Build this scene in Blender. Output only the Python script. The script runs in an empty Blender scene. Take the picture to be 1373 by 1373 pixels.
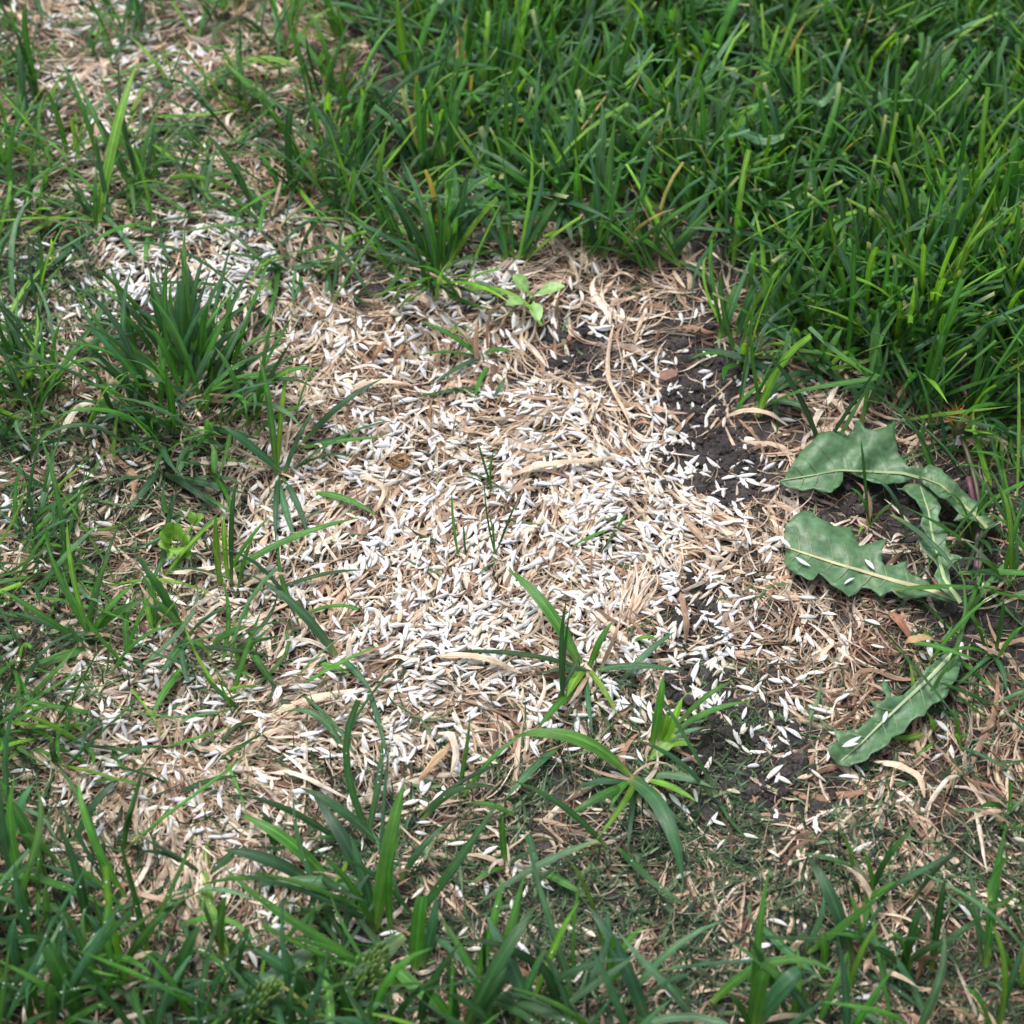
import bpy, math, random
import numpy as np
from mathutils import Vector, Matrix, geometry

random.seed(7)
rng = np.random.default_rng(11)
SC = bpy.context.scene
COL = SC.collection
R = math.radians

# ------------------------------------------------------------------ camera
PITCH, DIST, HALF = R(52), 0.80, R(14.0)
CAM = np.array([0.0, -DIST*math.cos(PITCH), DIST*math.sin(PITCH)])
cam = bpy.data.cameras.new('camera'); camo = bpy.data.objects.new('camera', cam)
COL.objects.link(camo); SC.camera = camo
camo.location = CAM; camo.rotation_euler = (R(90)-PITCH, 0, 0)
cam.sensor_width = 36; cam.angle = 2*HALF
cam.clip_start = 0.01; cam.clip_end = 200
cam.dof.use_dof = True; cam.dof.focus_distance = 0.775; cam.dof.aperture_fstop = 13
# ------------------------------------------------------------------ sky and sun (bright overcast)
SUN_EL, SUN_AZ = R(66), R(-40)
W = bpy.data.worlds.new('World'); SC.world = W; W.use_nodes = True
nt = W.node_tree; nt.nodes.clear()
sky = nt.nodes.new('ShaderNodeTexSky'); sky.sky_type = 'NISHITA'; sky.sun_disc = False
sky.sun_elevation = SUN_EL; sky.sun_rotation = SUN_AZ; sky.dust_density = 4.0; sky.air_density = 1.0
hsv = nt.nodes.new('ShaderNodeHueSaturation'); hsv.inputs['Saturation'].default_value = 0.40
bg = nt.nodes.new('ShaderNodeBackground'); bg.inputs['Strength'].default_value = 0.13
wo = nt.nodes.new('ShaderNodeOutputWorld')
nt.links.new(sky.outputs[0], hsv.inputs['Color']); nt.links.new(hsv.outputs[0], bg.inputs[0]); nt.links.new(bg.outputs[0], wo.inputs[0])
sl = bpy.data.lights.new('sun', 'SUN'); sl.energy = 1.5; sl.angle = R(14); sl.color = (1.0, 0.97, 0.93)
so = bpy.data.objects.new('sun', sl); COL.objects.link(so)
# direction towards the sun: behind the scene, slightly left
sd = Vector((math.sin(SUN_AZ)*math.cos(SUN_EL), math.cos(SUN_AZ)*math.cos(SUN_EL), math.sin(SUN_EL)))
so.rotation_euler = sd.to_track_quat('Z', 'Y').to_euler()
SC.view_settings.view_transform = 'Standard'; SC.view_settings.look = 'None'
SC.view_settings.gamma = 1.0; SC.view_settings.use_curve_mapping = False
SC.view_settings.exposure = 0.8
SC.cycles.max_bounces = 4; SC.cycles.diffuse_bounces = 2; SC.cycles.glossy_bounces = 1; SC.cycles.transmission_bounces = 2

# ------------------------------------------------------------------ pixel <-> ground
PXN = 1373.0
FW = np.array([0, math.cos(PITCH), -math.sin(PITCH)]); UP = np.array([0, math.sin(PITCH), math.cos(PITCH)])
RT = np.array([1.0, 0, 0]); TH = math.tan(HALF)
def px2w(px, py, z=0.0):
    px = np.asarray(px, float); py = np.asarray(py, float)
    u = (px/PXN-.5)*2*TH; v = (.5-py/PXN)*2*TH
    d = FW + u[..., None]*RT + v[..., None]*UP
    t = (z-CAM[2])/d[..., 2]
    return CAM + d*t[..., None]
def w2px(P):
    q = np.asarray(P, float)-CAM
    dz = q@FW
    return (.5+(q@RT)/dz/TH/2)*PXN, (.5-(q@UP)/dz/TH/2)*PXN, dz

# smooth value noise
class Noise:
    def __init__(s, seed): s.t = np.random.default_rng(seed).random((64, 64))
    def __call__(s, x, y):
        x = np.asarray(x, float); y = np.asarray(y, float)
        xi = np.floor(x).astype(int); yi = np.floor(y).astype(int)
        fx = x-xi; fy = y-yi; fx = fx*fx*(3-2*fx); fy = fy*fy*(3-2*fy)
        g = lambda a, b: s.t[a % 64, b % 64]
        return (g(xi, yi)*(1-fx)+g(xi+1, yi)*fx)*(1-fy)+(g(xi, yi+1)*(1-fx)+g(xi+1, yi+1)*fx)*fy
nA, nB, nC, nD, nE = [Noise(i) for i in range(5)]

# dark bare soil spots, in photo pixels: cx, cy, rx, ry
SOIL = [(955, 500, 70, 60), (925, 590, 65, 70), (770, 475, 50, 32), (925, 830, 34, 62), (1000, 1000, 75, 55),
        (1060, 1060, 55, 40), (985, 640, 45, 60), (1165, 670, 60, 60), (940, 940, 50, 40), (1290, 700, 70, 70), (1300, 850, 60, 50)]
def soilness(px, py):
    v = np.zeros_like(px, dtype=float)
    for cx, cy, rx, ry in SOIL:
        d = np.hypot((px-cx)/rx, (py-cy)/ry)
        v = np.maximum(v, np.clip(1.35-d, 0, 1))
    return v
def terrain(x, y):
    h = 0.010*(nA(x*7+3, y*7+9)-.5)+0.005*(nB(x*22, y*22)-.5)
    px, py, _ = w2px(np.stack([np.asarray(x, float), np.asarray(y, float), np.zeros_like(np.asarray(x, float))], -1))
    s = soilness(px, py)
    return h - 0.003*s + (0.0015+0.003*s)*(nC(x*120, y*120)-.5) + 0.0022*s*(nD(x*260, y*260)-.5)
def onground(px, py, dz=0.0):
    z = np.zeros_like(np.asarray(px, float))
    for _ in range(3):
        p = px2w(px, py, z+dz); z = terrain(p[..., 0], p[..., 1])
    p = px2w(px, py, z+dz); return p

# ------------------------------------------------------------------ 20x20 maps read off the photograph (cells of 68.65 px)
def grid(txt): return np.array([[int(c) for c in r] for r in txt.split()], float)
SEEDS = grid('''35421100000000000000 23652100000000000000 33542100000000000000 23221100000000000000 22566521200100000000
33889733662210000000 54323444454422100000 23100345555553211000 23201357667775311000 22212665777997521100
33233767679987642110 22245666777776432100 23333457766666532221 34444455666555432101 34444456543322332221
23444444321122233122 12333332222112222111 12223322222111221221 22222222222111221111 12111111111111111111''')
STRAW = grid('''46546741000000000000 35575421000000000000 34565321000000000000 44465422110000000000 45566533245531111111
45434544477763222111 44323688776443432222 35434789985563356665 56545899998785256654 67756899999987454443
77777899999998885332 77888899999996785432 88888899999984688742 88999999999875588766 78999999997543224788
67999998875444458988 46899865655545677887 34578745555555666666 23344433445555666665 22223333445555555555''')
GRASS = grid('''21122246889999999999 32113457899999999999 54323556899999999999 65543466789999999999 53221357743359999999
32101345520000478899 51000211110011367999 84001110010000134457 52111100000000001135 22111100000000000113
32100100000000000014 33222100000000000113 34322100000000000123 33211110001211100112 32111111001122100011
43111121111122110011 64211333222222112112 76432444423322123333 88755666644443344444 88888888776666545545''')
CLIP = grid('''22222222222222222222 22222222222222222222 32212233333333333333 43222233333333333333 66433223211123444444
76432222221122334444 65543221111111233333 44552111111101222222 34332111111000012233 44333211111000012234
44332111111110111344 44333211111122212344 44332211111234222345 44332222222345433344 43221222334555644333
44222233345566533333 55322344445565544444 55432344455555555555 55544444555555555555 55555555555555555555''')
GRASS[6, 5:14] = 0; GRASS[5, 9:13] = 0; GRASS[7:15, 0:2] += 3.2; GRASS[9:15, 2:5] += 1.3; GRASS[7:9, 7:12] = 0; GRASS[0:4, 0:7] += 2.2; GRASS[10:15, 18:] += 1.5; GRASS = GRASS.clip(0, 9)
STRAW[15:, 6:] *= .62; STRAW[8:16, 17:] *= .75; STRAW[13:16, 10:16] *= .8; CLIP[8:14, :4] += 2.0; CLIP[15:, 6:] += 1.5; CLIP[4:7, :2] += 1.5
CLIP = CLIP.clip(0, 9); SEEDS[15:, 6:] *= .72
def cells(G, k, over=3, gam=1.0, far=0.0):
    """random pixel positions, k*value per cell, edge cells continued beyond the frame"""
    X, Y = [], []
    c = PXN/20
    for r in range(-over, 20+over):
        for q in range(-over, 20+over):
            v = G[min(max(r, 0), 19), min(max(q, 0), 19)]
            v = 9*(v/9)**gam*(1+far*max(0, (9-r)/9))
            n = rng.poisson(v*k)
            X.append((q+rng.random(n))*c); Y.append((r+rng.random(n))*c)
    return np.concatenate(X), np.concatenate(Y)
def gval(G, px, py):
    c = PXN/20
    return G[np.clip((np.asarray(py)/c).astype(int), 0, 19), np.clip((np.asarray(px)/c).astype(int), 0, 19)]

# landmarks for telling look-alikes apart
MARKS = [(788, 900, 'the isolated six bladed tuft'), (537, 626, 'the coiled brown knot'), (662, 630, 'the two hair thin sprouts'), (667, 747, 'the thin branching sprout'), (850, 790, 'the fan of pale straw'),
         (765, 720, 'the fine low sprout'), (755, 635, 'the thick tan dead blade'), (640, 892, 'the broad tan dead blade'), (640, 477, 'the small straw shoot'), (712, 400, 'the four leaved seedling'),
         (510, 480, 'the curled brown dead leaf'), (520, 670, 'the bent tan dead blade'), (470, 585, 'the pair of arching blades'), (420, 780, 'the curved lime stemmed blade'), (440, 880, 'the broad slanting blade'),
         (235, 725, 'the bright leafy sprig'), (250, 545, 'the large dark tuft'), (120, 860, 'the loose fine blades'), (250, 860, 'the layered grass shoot'), (400, 1050, 'the forked dry stem'), (600, 1020, 'the looped cream dead leaf'),
         (848, 1048, 'the arching leafy plant'), (884, 985, 'the yellow green shoot'), (680, 1130, 'the short upright blade'), (270, 1190, 'the upright combed straw clump'), (170, 1100, 'the long bowing stem'), (420, 1170, 'the wide level blade'),
         (895, 508, 'the reddish chip'), (915, 835, 'the shrivelled brown leaf'), (1015, 565, 'the light brown dead leaf'), (1120, 620, 'the upper dandelion leaf'), (1120, 745, 'the broad dandelion leaf'), (1180, 970, 'the lower dandelion leaf'),
         (1210, 850, 'the rust red dead leaf'), (1260, 1068, 'the straight pale stem'), (1163, 1190, 'the spreading thin shoot'), (1115, 1230, 'the long arching blade'), (1310, 1130, 'the thin pale stem'), (260, 350, 'the dense white drift'),
         (126, 200, 'the single broad lime blade'), (390, 220, 'the square cut upright blade'), (820, 500, 'the long pale dry stem'), (930, 745, 'the brown straw stub'), (1345, 1090, 'the little green shoot'), (812, 1300, 'the lime forked blades'), (530, 1130, 'the tall broad folded blade'), (1220, 520, 'the loose flat blades')]
def near(x, y, marks=None):
    return min(marks or MARKS, key=lambda m: (m[0]-x)**2+(m[1]-y)**2)[2]
# ------------------------------------------------------------------ materials
def srgb(r, g, b):
    f = lambda c: (c/255/12.92 if c <= 10 else ((c/255+.055)/1.055)**2.4)
    return np.array([f(r), f(g), f(b)])
def newmat(name):
    m = bpy.data.materials.new(name); m.use_nodes = True
    t = m.node_tree; b = t.nodes['Principled BSDF']; o = t.nodes['Material Output']
    return m, t, b, o
def N(t, kind, **kw):
    n = t.nodes.new(kind)
    for k, v in kw.items():
        if k in n.inputs: n.inputs[k].default_value = v
        else: setattr(n, k, v)
    return n
def tinted(name, streak_u, streak_v, amt, rough, transl, bump, spec=0.5, mid=0.0, blotch=0.0, pits=0):
    """per-strand pigment (attribute 'tint') with lengthwise fibres from the strand's own uv"""
    m, t, b, o = newmat(name); L = t.links.new
    at = N(t, 'ShaderNodeAttribute', attribute_name='tint')
    uv = N(t, 'ShaderNodeAttribute', attribute_name='UVMap')
    mp = N(t, 'ShaderNodeMapping'); mp.inputs['Scale'].default_value = (streak_u, streak_v, 1)
    L(uv.outputs['Vector'], mp.inputs['Vector'])
    n = N(t, 'ShaderNodeTexNoise', Scale=1.0, Detail=3.0, Roughness=0.6); L(mp.outputs[0], n.inputs['Vector'])
    r = N(t, 'ShaderNodeMapRange'); r.inputs[1].default_value = .3; r.inputs[2].default_value = .7
    r.inputs[3].default_value = 1-amt; r.inputs[4].default_value = 1+amt
    L(n.outputs['Fac'], r.inputs[0])
    mul = N(t, 'ShaderNodeVectorMath', operation='MULTIPLY'); L(at.outputs['Color'], mul.inputs[0]); L(r.outputs[0], mul.inputs[1])
    col = mul.outputs[0]
    if blotch:
        tc = N(t, 'ShaderNodeTexCoord')
        n2 = N(t, 'ShaderNodeTexNoise', Scale=180.0, Detail=2.0); L(tc.outputs['Object'], n2.inputs['Vector'])
        r2 = N(t, 'ShaderNodeMapRange'); r2.inputs[1].default_value = .3; r2.inputs[2].default_value = .7
        r2.inputs[3].default_value = 1-blotch; r2.inputs[4].default_value = 1+blotch
        L(n2.outputs['Fac'], r2.inputs[0])
        if pits: n2.inputs['Scale'].default_value = pits; n2.inputs['Detail'].default_value = 4.0
        m2 = N(t, 'ShaderNodeVectorMath', operation='MULTIPLY'); L(col, m2.inputs[0]); L(r2.outputs[0], m2.inputs[1]); col = m2.outputs[0]
    if mid:   # paler midrib along the middle of the blade
        sx = N(t, 'ShaderNodeSeparateXYZ'); L(uv.outputs['Vector'], sx.inputs[0])
        a = N(t, 'ShaderNodeMath', operation='SUBTRACT'); L(sx.outputs[0], a.inputs[0]); a.inputs[1].default_value = .5
        a2 = N(t, 'ShaderNodeMath', operation='ABSOLUTE'); L(a.outputs[0], a2.inputs[0])
        r3 = N(t, 'ShaderNodeMapRange'); r3.inputs[1].default_value = .04; r3.inputs[2].default_value = .14
        r3.inputs[3].default_value = 1+mid; r3.inputs[4].default_value = 1; L(a2.outputs[0], r3.inputs[0])
        m3 = N(t, 'ShaderNodeVectorMath', operation='MULTIPLY'); L(col, m3.inputs[0]); L(r3.outputs[0], m3.inputs[1]); col = m3.outputs[0]
    L(col, b.inputs['Base Color'])
    b.inputs['Roughness'].default_value = rough; b.inputs['Specular IOR Level'].default_value = spec
    if bump:
        bp = N(t, 'ShaderNodeBump', Strength=bump, Distance=0.0004); L((n2 if pits else n).outputs['Fac'], bp.inputs['Height']); L(bp.outputs[0], b.inputs['Normal'])
    if transl:
        tr = N(t, 'ShaderNodeBsdfTranslucent')
        w = N(t, 'ShaderNodeVectorMath', operation='MULTIPLY'); w.inputs[1].default_value = (1.5, 1.5, .8); L(col, w.inputs[0]); L(w.outputs[0], tr.inputs[0])
        mx = N(t, 'ShaderNodeMixShader'); mx.inputs[0].default_value = transl
        L(b.outputs[0], mx.inputs[1]); L(tr.outputs[0], mx.inputs[2]); L(mx.outputs[0], o.inputs[0])
    return m
M_GRASS = tinted('living_grass', 11, .5, .42, .34, .32, 1.0, .6, mid=.45, blotch=.16)
M_STRAW = tinted('dead_grass', 9, .7, .42, .75, .12, 1.0, .25, blotch=.28)
M_SEED = tinted('seed_husk', 14, .5, .13, .6, .08, .8, .35, blotch=.07)
M_CLIP = tinted('grass_clipping', 5, 1, .25, .55, .12, .0, .4)
M_LEAF = tinted('herb_leaf', 1.5, 2, .10, .44, .20, 1.0, .5, blotch=.26, pits=340)
M_SMOOTH = tinted('plant_stem', 4, 2, .15, .45, .15, .3, .45, blotch=.1)

def soil_mat():
    m, t, b, o = newmat('soil'); L = t.links.new
    tc = N(t, 'ShaderNodeTexCoord')
    n1 = N(t, 'ShaderNodeTexNoise', Scale=90.0, Detail=8.0, Roughness=.65); L(tc.outputs['Object'], n1.inputs['Vector'])
    n2 = N(t, 'ShaderNodeTexNoise', Scale=600.0, Detail=4.0, Roughness=.7); L(tc.outputs['Object'], n2.inputs['Vector'])
    cr = N(t, 'ShaderNodeValToRGB'); e = cr.color_ramp.elements
    e[0].position = .3; e[0].color = (.017, .0145, .0138, 1); e[1].position = .72; e[1].color = (.100, .087, .085, 1)
    L(n1.outputs['Fac'], cr.inputs[0])
    r = N(t, 'ShaderNodeMapRange'); r.inputs[1].default_value = .3; r.inputs[2].default_value = .7; r.inputs[3].default_value = .55; r.inputs[4].default_value = 1.5
    L(n2.outputs['Fac'], r.inputs[0])
    mul = N(t, 'ShaderNodeVectorMath', operation='MULTIPLY'); L(cr.outputs[0], mul.inputs[0]); L(r.outputs[0], mul.inputs[1])
    L(mul.outputs[0], b.inputs['Base Color']); b.inputs['Roughness'].default_value = .9; b.inputs['Specular IOR Level'].default_value = .25
    ad = N(t, 'ShaderNodeMath', operation='ADD'); L(n1.outputs['Fac'], ad.inputs[0]); L(n2.outputs['Fac'], ad.inputs[1])
    bp = N(t, 'ShaderNodeBump', Strength=.9, Distance=.002); L(ad.outputs[0], bp.inputs['Height']); L(bp.outputs[0], b.inputs['Normal'])
    return m
M_SOIL = soil_mat()
def plain(name, col, rough=.7, amt=.3, scale=300.0, transl=0):
    m, t, b, o = newmat(name); L = t.links.new
    tc = N(t, 'ShaderNodeTexCoord')
    n = N(t, 'ShaderNodeTexNoise', Scale=scale, Detail=5.0); L(tc.outputs['Object'], n.inputs['Vector'])
    r = N(t, 'ShaderNodeMapRange'); r.inputs[1].default_value = .3; r.inputs[2].default_value = .7; r.inputs[3].default_value = 1-amt; r.inputs[4].default_value = 1+amt
    L(n.outputs['Fac'], r.inputs[0])
    mul = N(t, 'ShaderNodeVectorMath', operation='MULTIPLY'); mul.inputs[0].default_value = tuple(col); L(r.outputs[0], mul.inputs[1])
    L(mul.outputs[0], b.inputs['Base Color']); b.inputs['Roughness'].default_value = rough
    bp = N(t, 'ShaderNodeBump', Strength=.6, Distance=.0006); L(n.outputs['Fac'], bp.inputs['Height']); L(bp.outputs[0], b.inputs['Normal'])
    return m

# ------------------------------------------------------------------ object helpers
def tag(o, label=None, cat=None, group=None, kind=None):
    if label: o['label'] = label
    if cat: o['category'] = cat
    if group: o['group'] = group
    if kind: o['kind'] = kind
    return o
def mesh_from(name, V, F, UV=None, T=None, smooth=True):
    """V (n,3); F (m,4) quads or list; UV per vertex; T per-vertex tint"""
    me = bpy.data.meshes.new(name)
    V = np.ascontiguousarray(V, dtype=np.float32)
    if isinstance(F, np.ndarray):
        k = F.shape[1]
        me.vertices.add(len(V)); me.vertices.foreach_set('co', V.ravel())
        me.loops.add(F.size); me.loops.foreach_set('vertex_index', F.astype(np.int32).ravel())
        me.polygons.add(len(F)); me.polygons.foreach_set('loop_start', np.arange(0, F.size, k, dtype=np.int32))
        me.update(calc_edges=True)
    else:
        me.from_pydata(V.tolist(), [], F); me.update()
    li = np.empty(len(me.loops), np.int32); me.loops.foreach_get('vertex_index', li)
    if UV is not None:
        u = me.uv_layers.new(name='UVMap'); u.data.foreach_set('uv', np.ascontiguousarray(UV[li], dtype=np.float32).ravel())
    if T is not None:
        a = me.attributes.new('tint', 'FLOAT_COLOR', 'POINT')
        a.data.foreach_set('color', np.concatenate([T, np.ones((len(T), 1))], 1).astype(np.float32).ravel())
    me.polygons.foreach_set('use_smooth', np.full(len(me.polygons), smooth))
    me.validate(); return me
def obj(name, me, mat, parent=None, loc=None):
    if not me.materials: me.materials.append(mat)
    o = bpy.data.objects.new(name, me); COL.objects.link(o)
    if parent: o.parent = parent
    if loc is not None: o.location = loc
    return o
def empty(name, loc):
    o = bpy.data.objects.new(name, None); o.empty_display_size = .01; o.location = loc; COL.objects.link(o); return o

def ribbons(P, Wd, S, fold, tint, base_tint=None, tipfrac=None):
    """B ribbons of N stations, 3 verts across. P (B,N,3), Wd (B,N), S (B,N,3) unit side, fold (B,) raises/lowers the middle"""
    B, n, _ = P.shape
    T = np.gradient(P, axis=1); T /= np.linalg.norm(T, axis=2, keepdims=True)+1e-12
    S = S-(S*T).sum(2, keepdims=True)*T; S /= np.linalg.norm(S, axis=2, keepdims=True)+1e-12
    Nn = np.cross(S, T)
    l = P-S*Wd[..., None]*.5; r = P+S*Wd[..., None]*.5; m = P-Nn*(Wd*fold[:, None])[..., None]
    V = np.stack([l, m, r], 2).reshape(-1, 3)
    idx = np.arange(B*n*3).reshape(B, n, 3)
    q1 = np.stack([idx[:, :-1, 0], idx[:, :-1, 1], idx[:, 1:, 1], idx[:, 1:, 0]], -1)
    q2 = np.stack([idx[:, :-1, 1], idx[:, :-1, 2], idx[:, 1:, 2], idx[:, 1:, 1]], -1)
    F = np.concatenate([q1.reshape(-1, 4), q2.reshape(-1, 4)])
    u = np.broadcast_to(np.array([0, .5, 1.0]), (B, n, 3)); v = np.broadcast_to(np.linspace(0, 1, n)[None, :, None], (B, n, 3))
    off = rng.random((B, 1, 1))*40
    UV = np.stack([u, v*3+off*3], -1).reshape(-1, 2)
    tt = np.broadcast_to(tint[:, None, :], (B, n, 3)) if tint.ndim == 2 else tint
    TT = np.repeat(tt[:, :, None, :], 3, 2).reshape(-1, 3)
    return V, F, UV, TT

# greens: real pigment, linear
PAL = {'b': srgb(66, 112, 74)*.92, 'd': srgb(50, 92, 46), 'm': srgb(74, 130, 50), 'l': srgb(118, 168, 56), 'g': srgb(94, 136, 94), 'y': srgb(176, 164, 92)}
BASEC = srgb(168, 186, 104)
def blade_profile(n, cut):
    s = np.linspace(0, 1, n)
    w = .55+.45*np.minimum(s/.25, 1)
    if cut: w = w*(1-.22*s**3)
    else: w = w*np.clip(1-((np.clip(s-.45, 0, 1))/.55)**2.2, .03, 1)
    return w
def greens(code, n):
    c = np.array([PAL[k] for k in code]); k = rng.normal(.89, .19, (len(code), 1)).clip(.42, 1.4)
    c = c*k*rng.normal(1, .05, (len(code), 3)).clip(.85, 1.15)
    s = np.linspace(0, 1, n)[None, :, None]
    pb = np.clip(1-s/.16, 0, 1)*.45
    t = c[:, None, :]*(1-pb)+BASEC*pb
    return t
def arc_blades(root, az, L, a0, a1, width, code, cut, n=8, twist=None, fold=None, browntip=.0):
    """blades leaving root with lean a0 from vertical and bending to a1 at the tip, all arrays of length B"""
    B = len(az); s = np.linspace(0, 1, n)
    ang = a0[:, None]+(a1-a0)[:, None]*s[None]**1.4
    ds = (L/(n-1))[:, None]
    mid = .5*(ang[:, 1:]+ang[:, :-1])
    hor = np.concatenate([np.zeros((B, 1)), np.cumsum(np.sin(mid)*ds, 1)], 1)
    ver = np.concatenate([np.zeros((B, 1)), np.cumsum(np.cos(mid)*ds, 1)], 1)
    swing = rng.normal(0, .25, B)[:, None]*s[None]**2
    a = az[:, None]+swing
    P = np.stack([root[:, 0:1]+hor*np.cos(a), root[:, 1:2]+hor*np.sin(a), root[:, 2:3]+ver], -1)
    P[..., 2] = np.maximum(P[..., 2], root[:, 2:3]+.0005*(1+s*4))
    if twist is None: twist = rng.normal(0, .5, B)
    tw = twist[:, None]*(.3+.9*s[None])
    hd = np.stack([np.cos(a), np.sin(a), 0*a], -1); sd_ = np.stack([-np.sin(a), np.cos(a), 0*a], -1)
    S = sd_*np.cos(tw)[..., None]+np.cross(hd, sd_)*np.sin(tw)[..., None]*.7+hd*np.sin(tw)[..., None]*.7
    if fold is None: fold = rng.uniform(.10, .24, B)
    Wd = np.stack([blade_profile(n, c) for c in cut])*width[:, None]
    t = greens(code, n)
    if browntip:
        k = (rng.random(B) < browntip*.45); t[k, -1] = t[k, -1]*.35+.65*srgb(200, 196, 140)
    return ribbons(P, Wd, S, fold, t)
def bez_blade(r, t, arch, width, code, cut=False, n=10, twist=None):
    """one blade from ground point r to tip t; arch lifts the middle"""
    r = np.asarray(r); t = np.asarray(t); s = np.linspace(0, 1, n)[:, None]
    h = t-r; h[2] = 0; hl = np.linalg.norm(h)+1e-9; side = np.array([-h[1], h[0], 0])/hl
    L = np.linalg.norm(t-r)
    c = r*.55+t*.45+side*rng.normal(0, .06)*L; c[2] = max(r[2], t[2])*.5+.5*r[2]*0+arch+ (t[2]-r[2])*.25
    P = (1-s)**2*r+2*s*(1-s)*c+s**2*t
    P[:, 2] = np.maximum(P[:, 2], terrain(P[:, 0], P[:, 1])+.001+.003*s[:, 0])
    if twist is None: twist = rng.normal(0, .35)
    tw = (twist*(.2+.8*s))
    S = side[None]*np.cos(tw)+np.array([0, 0, 1.0])[None]*np.sin(tw)
    return ribbons(P[None], (blade_profile(n, cut)*width)[None], S[None], np.array([rng.uniform(.10, .2)]), greens([code], n))

# ================================================================== THE SETTING
def make_ground():
    fine = lambda a, b, st: np.arange(a, b, st)
    xs = np.concatenate([[-30, -8, -3, -1.5, -.9, -.6], fine(-.45, .4501, .003), [.6, .9, 1.5, 3, 8, 30]])
    ys = np.concatenate([[-30, -8, -3, -1.5, -.8, -.45], fine(-.33, .5301, .003), [.65, .9, 1.5, 3, 8, 30]])
    X, Y = np.meshgrid(xs, ys); Z = terrain(X, Y)
    V = np.stack([X, Y, Z], -1).reshape(-1, 3); nx, ny = len(xs), len(ys)
    i = np.arange(nx*ny).reshape(ny, nx)
    F = np.stack([i[:-1, :-1], i[:-1, 1:], i[1:, 1:], i[1:, :-1]], -1).reshape(-1, 4)
    o = obj('ground', mesh_from('ground', V, F), M_SOIL)
    tag(o, 'dark crumbly soil showing through the straw', 'soil', kind='structure')
make_ground()

# soil crumbs on the open spots (uncountable)
def crumbs():
    base = np.array([[0, 0, 1], [.9, 0, .35], [.28, .85, .4], [-.75, .5, .3], [-.7, -.55, .42], [.3, -.9, .3], [.6, .5, -.5], [-.3, .8, -.55], [-.9, 0, -.4], [-.2, -.8, -.5], [.65, -.5, -.45], [0, 0, -.9]])
    f = [(0, 1, 2), (0, 2, 3), (0, 3, 4), (0, 4, 5), (0, 5, 1), (1, 6, 2), (2, 7, 3), (3, 8, 4), (4, 9, 5), (5, 10, 1), (6, 7, 2), (7, 8, 3), (8, 9, 4), (9, 10, 5), (10, 6, 1), (11, 7, 6), (11, 8, 7), (11, 9, 8), (11, 10, 9), (11, 6, 10)]
    X, Y = [], []
    for cx, cy, rx, ry in SOIL:
        n = int(rx*ry*.14); a = rng.random(n)*6.283; q = np.sqrt(rng.random(n))*1.15
        X.append(cx+rx*q*np.cos(a)); Y.append(cy+ry*q*np.sin(a))
    X = np.concatenate(X); Y = np.concatenate(Y)
    P = onground(X, Y); B = len(P)
    r = rng.lognormal(math.log(.00075), .6, B).clip(.0003, .0026)
    A = rng.random(B)*6.283; jit = rng.normal(1, .18, (B, 12, 1))
    v = base[None]*jit*r[:, None, None]; v[..., 2] *= .7
    ca, sa = np.cos(A)[:, None], np.sin(A)[:, None]
    v = np.stack([v[..., 0]*ca-v[..., 1]*sa, v[..., 0]*sa+v[..., 1]*ca, v[..., 2]], -1)+P[:, None, :]+np.array([0, 0, 1])*r[:, None, None]*.2
    F = (np.array(f)[None]+(np.arange(B)*12)[:, None, None]).reshape(-1, 3)
    o = obj('soil_crumbs', mesh_from('soil_crumbs', v.reshape(-1, 3), F, smooth=False), M_SOIL)
    tag(o, 'dark soil crumbs strewn over the open earth', 'soil', kind='stuff')
crumbs()

# ------------------------------------------------------------------ height raster, so strands and seeds really lie on each other
RX0, RY0, RES = -.46, -.34, .00075
RNX, RNY = int(.92/RES), int(.90/RES)
gx = RX0+(np.arange(RNX)+.5)*RES; gy = RY0+(np.arange(RNY)+.5)*RES
GX, GY = np.meshgrid(gx, gy)
HM = terrain(GX, GY).astype(np.float32); del GX, GY
def hix(x, y):
    return np.clip(((y-RY0)/RES).astype(int), 1, RNY-2), np.clip(((x-RX0)/RES).astype(int), 1, RNX-2)
def hget(x, y):
    i, j = hix(x, y); return HM[i, j]
FLOW = lambda x, y: 6.283*2.2*nE(x*12+5, y*12+2)+1.8*nD(x*40, y*40)

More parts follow.
